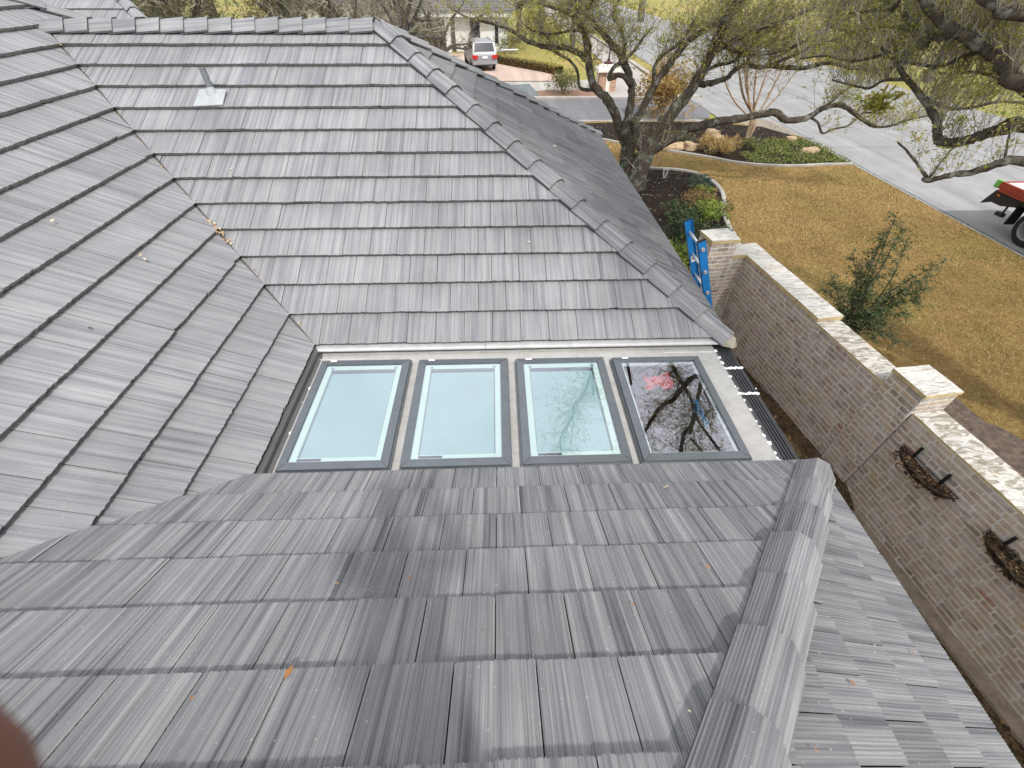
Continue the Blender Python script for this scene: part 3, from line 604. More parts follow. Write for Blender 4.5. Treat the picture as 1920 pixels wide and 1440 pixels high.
def basket(t0, L, lab):
    b = empty('wall_basket', LW(0, t0+L/2, -1.75), lab, 'planter', 'iron baskets on the brick wall'); rg = random.Random(int(t0*100))
    zt = -1.6; dp = .21; arc = lambda a, k=1, z=zt: LW(-.012-dp*k*math.sin(a), t0+L/2-math.cos(a)*L/2*(1 if k == 1 else .5+.5*k), z)
    m = MB(); N_ = 14; m.tube([arc(math.pi*i/N_) for i in range(N_+1)], .0045, 6); m.tube([arc(0), arc(math.pi)], .0045, 6); m.tube([arc(math.pi*i/N_, .72, zt-.1) for i in range(N_+1)], .004, 5)
    for i in range(1, N_): m.tube([arc(math.pi*i/N_), arc(math.pi*i/N_, .72, zt-.1), arc(math.pi*i/N_, .2, zt-.19)], .004, 5)
    m.build('wire_frame', M_IRON, b)
    l = MB(); rings = [[arc(math.pi*i/N_, k*.97, z+rg.uniform(-.02, .02)) for i in range(N_+1)] for k, z in ((.98, zt-.025), (.86, zt-.06), (.72, zt-.1), (.45, zt-.16), (.1, zt-.19))]
    for a, c in zip(rings[:-1], rings[1:]):
        for i in range(N_): l.poly([a[i], a[i+1], c[i+1], c[i]])
    for i in range(N_): l.poly([rings[0][i], rings[0][i+1], LW(-.02, t0+L/2, zt-.05)])
    l.build('liner', M_COCO, b)
    d = MB()
    for i in range(240):
        a = math.acos(rg.uniform(-1, 1)); k = rg.uniform(.1, 1.05); q = arc(a, k, zt-.03+rg.uniform(-.05, .035)-.04*(k > .95)); leaf(d, q, rg.uniform(.04, .09), rg=rg, asp=.5)
    d.build('dead_plants', M_DEAD, b)
    for t in (t0+.25*L, t0+.75*L):
        k = MB(); k.box((0, 0, 0), (.02, .03, .2), Matrix.Translation(LW(-.024, t-.015, zt-.05)) @ Matrix.Rotation(math.atan2(EV.y, EV.x), 4, 'Z')); k.box((0, 0, 0), (.03, .03, .012), Matrix.Translation(LW(-.03, t-.015, zt-.02)) @ Matrix.Rotation(math.atan2(EV.y, EV.x), 4, 'Z')); k.build('bracket', M_IRON, b)
basket(4.1, .78, 'black wire wall basket of dead leaves nearest the brick pier')
basket(5.26, .78, 'black wire wall basket of dead leaves at the right photo edge')
# ================================================================== ladder leaning on the eave
M_BLUE = plain('blue_fibreglass', (.012, .19, .5), .42, var=.08); M_ALU = plain('ladder_aluminium', (.62, .63, .64), .35, .6, .06); M_BLACK = plain('black_rubber', (.012, .012, .013), .6)
la = Vector((5.62, 0, G)); lb = Vector((4.12, 0, .58)); ax = (lb-la).normalized(); px_ = Vector((ax.z, 0, -ax.x)); LL = (lb-la).length
lad = empty('extension_ladder', (5.62, 1.2, G), 'blue fibreglass ladder with silver rungs leaning on the roof edge by the pillar', 'ladder')
ML = Matrix(((px_.x, 0, ax.x, la.x), (0, 1, 0, 0), (px_.z, 0, ax.z, la.z), (0, 0, 0, 1)))
for y, sg, top in ((1.40, -1, .06), (.97, 1, 0)):
    m = MB(); m.box((-.045, y-.004, 0), (.045, y+.004, LL+top), ML); m.box((-.045, y-.004+sg*.0, 0), (-.04, y+.028*sg, LL+top), ML); m.box((.04, min(y, y+.028*sg), 0), (.045, max(y, y+.028*sg), LL+top), ML)
    r_ = m.build('rail', M_BLUE, lad)
    m = MB(); m.box((-.048, y-.014, LL+top), (.048, y+.014, LL+top+.012), ML); m.build('end_cap', M_BLACK, r_)
    m = MB(); m.box((-.06, y-.05, -.02), (.06, y+.05, .03), ML); m.build('foot', M_BLACK, r_)
for i in range(1, 13):
    z = LL-.10-.305*(i-1)
    if z < .2: break
    m = MB(); a, c = ML @ Vector((0, .93, z)), ML @ Vector((0, 1.44, z)); m.tube([a, c], .017, 10)
    for yy in (.955, 1.425): m.tube([ML @ Vector((0, yy-.006, z)), ML @ Vector((0, yy+.006, z))], .024, 12)
    m.build('rung', M_ALU, lad)
m = MB(); m.box((-.025, 1.3935, LL-.52), (.02, 1.396, LL-.42), ML); m.box((-.01, 1.392, LL-.485), (.01, 1.3938, LL-.46), ML, mi=1); m.build('safety_sticker', [M_TAPE, M_STICK], lad)
# ================================================================== trees
def bark_mat(name, a, b, lich):
    t = NT(name); o = t.coord('Object'); n = t.noise(t.coord('Object', (1, 1, .35)), 16, 5, .7); n2 = t.noise(o, 4.5, 5, .65)
    c = t.ramp(n, [(.3, a), (.7, b)]); c = t.mix(t.ramp(n2, [(.52, 0), (.62, .75)]), c, lich); t.col(c); t.rough(.95, 0, .15); t.bump(n, 1, .03); return t.m
M_BARK = bark_mat('oak_bark', (.034, .028, .022), (.125, .105, .08), (.24, .25, .21)); M_BARKT = bark_mat('smooth_tan_bark', (.24, .16, .1), (.45, .33, .22), (.5, .4, .3)); M_BARKG = bark_mat('grey_bark', (.06, .05, .045), (.16, .14, .12), (.2, .19, .17))
def twig_mat(name, stops):
    return leafcol(name, stops, .9, 0)
M_TWIG = twig_mat('oak_twigs', [(0, (.1, .09, .07)), (.5, (.28, .25, .19)), (1, (.46, .42, .33))])
M_TWIG2 = twig_mat('pale_oak_twigs', [(0, (.13, .115, .09)), (.5, (.33, .3, .235)), (1, (.52, .48, .4))])
M_SPRING = leafcol('spring_leaves', [(0, (.2, .21, .04)), (.45, (.4, .42, .09)), (.8, (.52, .51, .13)), (1, (.5, .36, .13))], .55, .55)
M_OLIVE = leafcol('olive_leaves', [(0, (.05, .055, .018)), (.6, (.13, .135, .045)), (1, (.24, .22, .08))], .6, .3)
M_EVER = leafcol('evergreen_leaves', [(0, (.018, .035, .012)), (.5, (.045, .075, .03)), (1, (.1, .14, .055))], .5, .25)
M_FEATH = leafcol('feathery_leaves', [(0, (.045, .08, .025)), (.5, (.1, .165, .06)), (1, (.22, .28, .12))], .5, .3)
M_GOLD = leafcol('golden_leaves', [(0, (.12, .07, .02)), (.5, (.32, .2, .06)), (1, (.5, .36, .15))], .6, .35)
M_LIME = leafcol('lime_leaves', [(0, (.05, .09, .015)), (.5, (.16, .24, .04)), (1, (.32, .38, .07))], .5, .35)
M_RUST = leafcol('rusty_leaves', [(0, (.1, .055, .025)), (.5, (.24, .14, .055)), (1, (.34, .24, .1))], .6, .3)
M_BLUEG = leafcol('blue_green_leaves', [(0, (.02, .05, .03)), (.5, (.06, .12, .07)), (1, (.14, .2, .13))], .5, .3)
M_STRAW = leafcol('straw_blades', [(0, (.2, .13, .05)), (.5, (.38, .26, .1)), (1, (.5, .4, .18))], .8, .2)
M_COVER = leafcol('ground_cover_leaves', [(0, (.06, .1, .02)), (.5, (.17, .24, .05)), (.8, (.32, .34, .1)), (1, (.4, .28, .13))], .6, .3)
def limb(mb, pts, r0, r1, rg, n=8, jit=.35, k=4):
    pts = [Vector(p) for p in pts]; pth = smooth_path(pts, k); N_ = len(pth); rs = []
    for i in range(N_):
        t = i/(N_-1); r = r0+(r1-r0)*t; rs.append(r*rg.uniform(.9, 1.1))
        if 0 < i < N_-1: pth[i] = pth[i]+Vector((rg.gauss(0, 1), rg.gauss(0, 1), rg.gauss(0, 1)))*r*jit*.3
    mb.tube(pth, rs, n, wob=.08, rn=(rg.random(), rg.random())); return [(p, r) for p, r in zip(pth, rs)]
def twigs(mt, ml, path, cnt, L, rg, up=.6, r=.008, subs=3, leafp=.6, ls=.035, lo=.15, droop=0, nl=(2, 5)):
    for _ in range(cnt):
        t = lo+(1-lo)*rg.random(); x = t*(len(path)-1); i = min(int(x), len(path)-2); f = x-i; p = path[i][0].lerp(path[i+1][0], f); tg = (path[i+1][0]-path[i][0])
        tg = tg.normalized() if tg.length > 1e-6 else Vector((0, 0, 1))
        d = Vector((rg.gauss(0, 1), rg.gauss(0, 1), rg.gauss(0, .7))).normalized()*.8+Vector((0, 0, up))+tg*.35; d.normalize(); l = L*rg.uniform(.45, 1.25); st = 5; q = p.copy(); pts = [q.copy()]
        for s_ in range(st):
            d = (d+Vector((rg.gauss(0, .2), rg.gauss(0, .2), rg.gauss(0, .16)+.06*up-droop))).normalized(); q = q+d*l/st; pts.append(q.copy())
        rr = r*rg.uniform(.7, 1.4); rn = (rg.random(), rg.random()); mt.tube(pts, [rr*(1-.75*a/st) for a in range(st+1)], 3, rn=rn, cap=False)
        ends = [pts[-1]]
        for _s in range(subs):
            a = rg.randint(1, st); b = pts[a]; dd = (Vector((rg.gauss(0, 1), rg.gauss(0, 1), rg.gauss(0, .8))).normalized()*.8+(pts[a]-pts[a-1]).normalized()*.6+Vector((0, 0, up*.4))).normalized(); ll = l*rg.uniform(.2, .55); sp = [b]
            for s_ in range(3): dd = (dd+Vector((rg.gauss(0, .22), rg.gauss(0, .22), rg.gauss(0, .2)))).normalized(); sp.append(sp[-1]+dd*ll/3)
            mt.tube(sp, [rr*.6, rr*.5, rr*.4, rr*.25], 3, rn=rn, cap=False); ends += sp[2:]
        for e in ends:
            if rg.random() < leafp:
                for _l in range(rg.randint(*nl)): leaf(ml, e+Vector((rg.gauss(0, .02), rg.gauss(0, .02), rg.gauss(0, .02))), ls*rg.uniform(.6, 1.4), rg=rg)
def pxl(lst, y0, y1):                                # photo points laid on a limb that runs from depth y0 to y1
    n = len(lst)-1; return [P(a, b, y0+(y1-y0)*i/n) for i, (a, b) in enumerate(lst)]
# ---- the large oak at the corner of the house
rg = random.Random(5)
oak = empty('oak_tree', (7.0, 12.7, G), 'large spreading oak with lichened dark limbs and sparse spring leaves beside the roof corner', 'tree')
tr = MB(); tw = MB(); lf = MB(); paths = []
base = Vector((6.95, 12.7, G))
tr.tube(smooth_path([base+Vector((-.05, 0, -.15)), base+Vector((0, 0, .25)), base+Vector((.05, 0, .7)), base+Vector((.15, .0, 1.15))], 4), [.52, .47, .43, .4, .37, .35, .34, .33, .33, .32, .32, .32, .3], 14, wob=.06)
tr.tube(smooth_path([base+Vector((-.32, .3, -.15)), base+Vector((-.36, .28, .5)), base+Vector((-.45, .25, 1.4))], 4), [.32, .3, .29, .28, .27, .27, .26, .25, .24], 12, wob=.06)
def L_(pts, r0, r1, ntw=60, up=.6, L=1.1, name='limb', **kw):
    if pts[0].z > 4: pts = [q for a, b in zip(pts[:-1], pts[1:]) for q in (a, a.lerp(b, .33)+Vector((rg.gauss(0, .16), rg.gauss(0, .16), rg.gauss(0, .12))), a.lerp(b, .68)+Vector((rg.gauss(0, .16), rg.gauss(0, .16), rg.gauss(0, .12))))]+[pts[-1]]
    m = MB(); p = limb(m, pts, r0*.74, r1*.74, rg); m.build(name, M_BARK, oak, smooth=True); paths.append(p)
    if ntw: twigs(tw, lf, p, int(ntw*1.35), L, rg, up=up, ls=.066, r=.007, **kw)
    return p
top = base+Vector((.12, 0, 1.0)); topl = base+Vector((-.44, .25, 1.2))
L_([top]+pxl([(1225, 255), (1262, 210), (1298, 165), (1330, 110), (1350, 60), (1375, 15)], 12.7, 12.2)+[Vector((9.1, 11.5, 3.2)), Vector((9.4, 9.5, 5.2)), Vector((9.0, 7.5, 7.2)), Vector((8.2, 5.5, 8.4))], .3, .07, 240, lo=.28)
L_([top+Vector((.12, 0, .1))]+pxl([(1232, 277), (1265, 258), (1300, 239), (1345, 228), (1390, 222), (1430, 213), (1455, 212), (1475, 225), (1510, 222), (1540, 205), (1560, 198), (1585, 200), (1605, 215), (1625, 230), (1640, 237), (1670, 236), (1700, 225), (1745, 216)], 12.6, 11.6), .21, .03, 110, lo=.55, up=.75, L=.9)
L_(pxl([(1520, 220), (1534, 231), (1542, 250), (1562, 242), (1590, 236), (1606, 222), (1625, 205)], 12.1, 11.9), .055, .022, 14, L=.5)
L_(pxl([(1500, 224), (1530, 210), (1560, 190), (1590, 165), (1620, 150)], 12.1, 12.4), .06, .025, 30, L=.8)
L_([topl]+pxl([(1165, 250), (1151, 208), (1133, 180), (1112, 156), (1104, 117), (1100, 78), (1094, 57), (1078, 20)], 12.9, 13.4)+[Vector((4.6, 13.2, 3)), Vector((4.6, 11.5, 5)), Vector((5.2, 9.5, 6.8)), Vector((5.2, 7.2, 8.2))], .22, .06, 150, lo=.35)
L_(pxl([(1104, 117), (1085, 100), (1060, 90), (1035, 90), (1010, 85), (985, 75), (965, 60), (935, 48), (905, 40), (870, 30), (840, 12)], 13.4, 14), .12, .03, 110, L=1.0, lo=.2)
L_(pxl([(1112, 168), (1095, 168), (1086, 162), (1083, 135), (1070, 115), (1050, 103), (1036, 93), (1030, 75), (1015, 55), (1000, 30), (990, 5)], 13.3, 13.8), .075, .03, 50, L=.8, lo=.4)
L_(pxl([(1094, 57), (1070, 58), (1048, 62), (1030, 64), (1000, 58), (975, 40)], 13.4, 13.6), .06, .025, 40, L=.8)
L_(pxl([(1094, 57), (1075, 30), (1050, 18), (1020, 10), (985, -5)], 13.4, 14), .08, .03, 60, L=.9)
L_([topl+Vector((.2, 0, -.3))]+pxl([(1172, 250), (1180, 208), (1185, 170), (1178, 140), (1163, 105), (1145, 78), (1130, 62), (1112, 40), (1104, 10)], 12.8, 13.1)+[Vector((5.6, 12.4, 3.6)), Vector((6.2, 10, 6)), Vector((6.6, 7.5, 8))], .2, .06, 130, lo=.4)
L_(pxl([(1183, 160), (1165, 140), (1142, 148), (1150, 128), (1175, 110), (1192, 92), (1205, 72), (1225, 50)], 12.8, 12.6), .12, .03, 40, L=.9, lo=.4)
L_(pxl([(1168, 115), (1171, 85), (1163, 50), (1152, 15)], 13, 13.3)+[Vector((6.6, 13.4, 3.3))], .1, .04, 60)
L_([top]+pxl([(1190, 235), (1205, 205), (1221, 170), (1240, 140), (1258, 117), (1281, 86), (1307, 65), (1340, 45), (1380, 20)], 12.9, 13.3)+[Vector((9.6, 13, 3.2)), Vector((11, 11.5, 5)), Vector((11.5, 9, 7))], .2, .06, 170, lo=.35)
L_(pxl([(1230, 155), (1226, 130), (1240, 104), (1263, 90), (1285, 68), (1300, 40)], 13, 13.3), .1, .04, 40, lo=.3)
L_(pxl([(1305, 158), (1325, 157), (1341, 154), (1362, 146), (1380, 130), (1400, 122), (1425, 127), (1445, 122), (1480, 108), (1530, 85), (1580, 70), (1640, 60)], 12.6, 12.2), .13, .04, 150, lo=.3, L=1.1)
L_(pxl([(1306, 155), (1320, 135), (1346, 122), (1372, 117), (1390, 100), (1420, 75), (1460, 45)], 12.6, 12.9), .08, .03, 70, lo=.3)
L_(pxl([(1335, 100), (1370, 80), (1420, 55), (1480, 35), (1540, 10), (1600, -5)], 12.4, 11.8), .1, .035, 170, lo=.1, L=1.2)
L_(pxl([(1440, 122), (1500, 128), (1550, 118), (1600, 128), (1650, 130), (1700, 118)], 12.3, 11.6), .09, .03, 150, lo=.1, L=1.1)
L_(pxl([(1345, 75), (1380, 95), (1430, 100), (1480, 90), (1540, 60), (1600, 30), (1650, 15)], 12.4, 11.5), .09, .03, 160, lo=.1, L=1.2)
L_([Vector((9.3, 9.5, 5.2)), Vector((10.6, 8, 6)), Vector((11.5, 6, 7.2)), Vector((11.6, 4, 8.4))], .13, .05, 150, up=.2, lo=.0, leafp=.15)
L_([Vector((8.8, 7.2, 7.4)), Vector((7.4, 6.2, 7.6)), Vector((6.3, 5, 8.3)), Vector((5.6, 3.6, 9))], .12, .05, 170, up=.2, lo=.0, leafp=.22)
L_([Vector((6.3, 9.8, 6)), Vector((7.5, 8.5, 6.4)), Vector((8.4, 6.5, 7.8)), Vector((9.4, 4, 9))], .13, .05, 170, up=.2, lo=.0, leafp=.22)
for q in ((9.2, 6.9, 7.6), (8.2, 5.4, 8.5), (10.4, 8.2, 5.9), (7.9, 7.6, 7.2), (11.4, 6.4, 7), (9.9, 5, 8.2)): L_([Vector(q), Vector(q)+Vector((rg.uniform(-1, 1), rg.uniform(-1.2, .3), rg.uniform(.2, .9))), Vector(q)+Vector((rg.uniform(-1.8, 1.8), rg.uniform(-2, .2), rg.uniform(.4, 1.4)))], .07, .02, 70, up=.1, lo=0, leafp=.2, L=.9)
L_([Vector((8.6, 6.4, 8)), Vector((7.6, 4.6, 8.4)), Vector((7.4, 3.2, 9.2))], .1, .04, 170, up=.2, lo=.0, leafp=.22); L_([Vector((5.2, 8, 7.6)), Vector((4.4, 6.6, 8)), Vector((3.9, 5, 8.8))], .08, .03, 170, up=.2, lo=.0, leafp=.22)
tr.build('trunk', M_BARK, oak, smooth=True)
for k in range(14):                                  # small shoots at the trunk fork
    p0 = base+Vector((rg.uniform(-.5, .7), rg.uniform(-.5, .2), rg.uniform(.1, 1.6)))
    twigs(tw, lf, [(p0, .02), (p0+Vector((0, -.05, .3)), .02)], 2, 1.1, rg, up=1.0, r=.009, leafp=.35, ls=.05)
tw.build('crown', M_TWIG, oak); lf.build('leaves', M_SPRING, oak)
# ---- second oak: trunk right of the photo, limbs reaching in over the lawn
rg = random.Random(8)
oak2 = empty('oak_tree', (12.8, -1.4, G), 'oak limbs with upright twigs hanging in front of the street at the right photo edge', 'tree')
tw = MB(); lf = MB(); m = MB()
tp = limb(m, [(12.8, -1.4, G-.2), (12.7, -1.35, -1.6), (12.5, -1.2, -.4), (12.2, -.9, .7)], .36, .27, rg, 12); m.build('trunk', M_BARK, oak2, smooth=True)
def L2(pts, r0, r1, ntw=60, up=.9, L=.62, **kw):
    m = MB(); p = limb(m, pts, r0, r1, rg); m.build('limb', M_BARK, oak2, smooth=True)
    if ntw: twigs(tw, lf, p, int(ntw*1.0), L*1.15, rg, up=up*1.5, ls=kw.pop('ls', .044), r=.0042, **kw)
O1 = Vector((12.2, -.9, .7))
L2([O1, (11.4, .4, 1.0), (10.3, 1.8, 1.15)]+pxl([(1925, 234), (1895, 238), (1870, 243), (1830, 258), (1795, 266), (1765, 267), (1757, 252), (1758, 232), (1748, 210), (1735, 190), (1715, 165), (1695, 140), (1675, 110), (1650, 90)], 3, 4.6), .105, .024, 130, lo=.3)
L2([O1, (11.2, .2, .8), (9.9, 1.6, .8)]+pxl([(1925, 304), (1885, 303), (1850, 315), (1810, 325), (1772, 330), (1740, 339), (1732, 335)], 2.8, 3.4), .075, .03, 30, lo=.4, L=.45)
L2(pxl([(1738, 334), (1728, 318), (1713, 298), (1700, 283), (1684, 267)], 3.4, 3.5), .026, .012, 8, L=.3)
L2(pxl([(1742, 334), (1760, 310), (1780, 285), (1795, 270)], 3.4, 3.5), .017, .01, 6, L=.3); L2(pxl([(1884, 303), (1888, 270), (1895, 245)], 2.9, 3), .017, .01, 8, L=.3)
L2([O1, (11.6, .6, 1.7), (10.4, 2, 1.85)]+pxl([(1925, 158), (1895, 132), (1870, 108), (1845, 88), (1800, 62), (1770, 42), (1742, 15), (1725, -10)], 3.1, 4.4), .12, .05, 230, lo=.25, L=.75)
L2(pxl([(1790, 58), (1770, 68), (1745, 70), (1733, 88), (1722, 72), (1705, 40), (1685, 10), (1670, -10)], 4, 4.8), .06, .03, 130)
L2([O1, (11.6, .8, 2.4)]+pxl([(1930, 30), (1905, 18), (1885, 22), (1850, 5), (1820, -15)], 3, 3.6), .07, .035, 110)
L2(pxl([(1725, 180), (1755, 195), (1790, 205), (1830, 200), (1880, 190), (1930, 195)], 4.2, 4), .03, .017, 130, lo=0); L2(pxl([(1700, 150), (1660, 150), (1630, 165), (1600, 160), (1560, 150)], 4.4, 5), .027, .011, 90, lo=.1)
L2(pxl([(1850, 90), (1800, 110), (1760, 125), (1720, 120), (1680, 115)], 3.8, 4.5), .033, .016, 150, lo=0); L2(pxl([(1930, 100), (1900, 95), (1870, 60), (1850, 40)], 3.6, 4), .03, .017, 130, lo=0); L2(pxl([(1930, 185), (1880, 150), (1830, 135), (1780, 140)], 3.6, 4.3), .03, .017, 150, lo=0)
L2(pxl([(1700, 110), (1650, 105), (1600, 115), (1550, 105), (1500, 110)], 4.6, 5.4), .027, .011, 130, lo=0); L2(pxl([(1720, 60), (1660, 50), (1600, 60), (1540, 45)], 4.7, 5.6), .027, .011, 130, lo=0); L2(pxl([(1690, 15), (1640, 20), (1580, 25)], 4.8, 5.4), .027, .011, 90, lo=0)
for _i in range(2): L2(pxl([(1612+R.uniform(-8, 8), 212+R.uniform(-5, 5)), (1640+R.uniform(-5, 25), 200+R.uniform(-12, 12))], 4.6, 4.7), .008, .004, 6, L=.2, ls=.1, leafp=.9)
L2([O1, (11.8, -1.6, 2.6), (10.4, -1.4, 5), (8.6, -1, 6.6), (6.8, -.6, 7.6)], .17, .08, 60, L=.9)  # limb out of view, added to carry the shading crown above the house
for a, b in (((5.4, .6, 8), (4.2, 1.6, 8.4)), ((5.4, -1, 8), (4.2, -1.4, 8.3)), ((5.2, -.2, 8.3), (3.9, .3, 8.8)), ((6.4, 1.6, 8), (5.6, 3, 8.6)), ((6.2, -2.4, 8), (5.4, -3.8, 8.6))): L2([(6.8, -.6, 7.6), a, b], .07, .02, 150, L=1.3, up=.15, lo=.0, ls=.13, leafp=.9)  # unseen large-leaved crown added to shade slope D
for a, b in (((7.6, -4, 7.8), (6.8, -6, 8.6)), ((8.4, -4.5, 7.6), (8.2, -7, 8.4))): L2([(8.6, -1, 6.6), a, b], .07, .02, 170, L=1.3, up=.15, lo=.2, ls=.12, leafp=.9); L2([O1, (12.4, -.2, 2.6), (12, 1.2, 4.6), (10.8, 2.2, 6.4)], .13, .05, 60, L=.9)  # first pair: unseen leafy limbs added to shade slope E
tw.build('crown', M_TWIG2, oak2); lf.build('leaves', M_SPRING, oak2)
# ---- crape myrtle in the far bed
rg = random.Random(9)
cm = empty('crape_myrtle', (13.66, 18.6, G), 'multi-stemmed crape myrtle with smooth tan trunks in the far bed', 'tree'); tw = MB(); lf = MB(); b = Vector((13.66, 18.6, G-.05)); m = MB()
for px, py, r in ((1352, 128, .07), (1385, 130, .1), (1402, 125, .1), (1420, 120, .09), (1440, 128, .08), (1470, 122, .08), (1488, 140, .06), (1395, 100, .08)):
    e = P(px, py, 18.6+rg.uniform(-.7, .7)); o_ = Vector((rg.uniform(-.13, .13), rg.uniform(-.1, .1), 0)); p = limb(m, [b+o_*.6, b+o_*1.6+Vector((0, 0, .8)), (b+o_*2).lerp(e, .55)+Vector((0, 0, .1)), e, e+(e-b)*.45+Vector((0, 0, .3))], r*.8, r*.25, rg, 7)
    twigs(tw, lf, p, 18, .9, rg, up=.7, lo=.55, leafp=.3, r=.009)
m.build('trunk', M_BARKT, cm, smooth=True); tw.build('crown', M_TWIG, cm); lf.build('leaves', M_SPRING, cm)
# ---- leafy shrubs
def shrub(name, c, r, h, n, mat, lab, cat, ls=.05, stems=9, group=None, seed=1, flat=.5, lean=(0, 0), up=.4, asp=.5, stem_mat=None, clump=None):
    rg = random.Random(seed); c = Vector(c); o = empty(name, c, lab, cat, group); ms = MB(); ml = MB(); tips = []
    for i in range(stems):
        a = 2*math.pi*(i+rg.random())/stems; k = rg.uniform(.25, .9); e = c+Vector((math.cos(a)*r*k+lean[0], math.sin(a)*r*k+lean[1], h*rg.uniform(.55, .98)*(1-.35*k*k))); mid = c.lerp(e, .5)+Vector((0, 0, h*.1)); pth = smooth_path([c+Vector((rg.uniform(-.08, .08)*r, rg.uniform(-.08, .08)*r, -.03)), mid, e], 4); ms.tube(pth, [.018*(1-.7*t/8)*max(r, .5) for t in range(9)], 4, cap=False, rn=(rg.random(), 0)); tips += pth[3:]
    ncl = clump or max(10, n//14); cl = []
    for i in range(ncl):
        if rg.random() < .6: q = rg.choice(tips)+Vector((rg.gauss(0, .16), rg.gauss(0, .16), rg.gauss(0, .1)))*max(r, .4)
        else:
            a = rg.uniform(0, 2*math.pi); k = math.sqrt(rg.random()); zz = rg.random()**.6*(1-k*k*flat); q = c+Vector((math.cos(a)*r*k+lean[0]*zz, math.sin(a)*r*k+lean[1]*zz, h*zz*rg.uniform(.85, 1.08)))
        cl.append((q, rg.uniform(.25, 1)))
    for i in range(n):
        q, tone = rg.choice(cl); s = .1*max(r, .4)*rg.uniform(.4, 1.3); p = q+Vector((rg.gauss(0, s), rg.gauss(0, s), rg.gauss(0, s*.8))); p.z = max(p.z, c.z+.02)
        leaf(ml, p, ls*rg.uniform(.6, 1.4), Vector((rg.gauss(0, 1), rg.gauss(0, 1), rg.gauss(up, .7))), None, (min(1, max(0, tone+rg.gauss(0, .15))), rg.random()), asp, rg)
    ms.build('stem', stem_mat or M_TWIG, o); ml.build('foliage', mat, o); return o
ZG = G+.01
shrub('golden_shrub', (10.9, 23.3, ZG), 1.7, 2.7, 5200, M_GOLD, 'tall shrub of golden brown leaves behind the oak trunk', 'shrub', .13, 14, seed=31, flat=.75)
shrub('round_shrub', (6.2, 28.9, G+.03), 1.15, 1.35, 2600, M_OLIVE, 'rounded grey-green shrub on red mulch beyond the side street', 'shrub', .09, 12, seed=32, flat=.6, clump=400)
shrub('nandina', (8.35, 9.3, ZG), .62, .8, 900, M_LIME, 'bright lime green shrub in the middle of the near bed', 'shrub', .085, 9, seed=33); shrub('nandina', (7.55, 9.5, ZG), .6, .75, 850, M_EVER, 'deep green shrub beside the lime shrub, nearest the roof edge', 'shrub', .085, 9, seed=34)
shrub('bushy_shrub', (7.0, 7.7, ZG), .7, 1.05, 1100, M_EVER, 'dark green shrub behind the ladder', 'shrub', .09, 10, seed=35); shrub('yellow_shrub', (6.6, 6.6, ZG), .5, .95, 700, M_LIME, 'yellow-green shrub at the foot of the ladder', 'shrub', .09, 8, seed=36)
shrub('bushy_shrub', (6.9, 5.8, ZG), .45, .8, 600, M_BLUEG, 'dark bluish shrub against the end pillar', 'shrub', .08, 8, seed=37); shrub('rusty_shrub', (8.6, 10.9, ZG), .68, .5, 1200, M_RUST, 'low rust coloured mound at the back of the near bed', 'shrub', .06, 10, seed=38, clump=200)
shrub('leafy_shrub', (9.0, 11.5, ZG), .42, .5, 650, M_LIME, 'small yellow-green shrub under the curve of the bed edging', 'shrub', .07, 7, seed=39); shrub('spiky_plant', (9.25, 12.5, ZG), .4, .45, 420, M_BLUEG, 'blue-green plant spilling over the curved bed edging', 'shrub', .11, 8, seed=40, asp=.3)
shrub('leafy_shrub', (8.75, 10.0, ZG), .55, .6, 900, M_OLIVE, 'olive green shrub between the lime shrub and the edging', 'shrub', .075, 8, seed=41); shrub('bushy_shrub', (8.2, 8.1, ZG), .45, .5, 420, M_BLUEG, 'sparse green shrub right of the ladder top', 'shrub', .08, 7, seed=42)
shrub('bushy_shrub', (6.1, 12.3, ZG), .4, 1.1, 420, M_BLUEG, 'leafy shoots against the oak trunk at the roof edge', 'shrub', .09, 7, seed=43); shrub('bushy_shrub', (5.9, 14.6, ZG), .5, .8, 380, M_EVER, 'dark shrub left of the oak trunk by the roof edge', 'shrub', .09, 7, seed=44)
shrub('grass_clump', (11.35, 16.6, ZG), .7, .5, 1100, M_STRAW, 'golden ornamental grass clump behind the bed edging', 'ornamental grass', .3, 6, seed=45, asp=.07, up=1.6); shrub('grass_clump', (12.2, 17.0, ZG), .5, .4, 500, M_STRAW, 'smaller straw coloured grass clump beside the golden one', 'ornamental grass', .26, 5, seed=46, asp=.07, up=1.6)
shrub('low_shrub', (10.2, 18.4, ZG), .7, .45, 600, M_OLIVE, 'low yellowish shrub behind the flat boulders', 'shrub', .08, 7, seed=47); shrub('low_shrub', (13.1, 17.2, ZG), .5, .4, 420, M_OLIVE, 'low olive plant at the foot of the crape myrtle', 'shrub', .08, 6, seed=48)
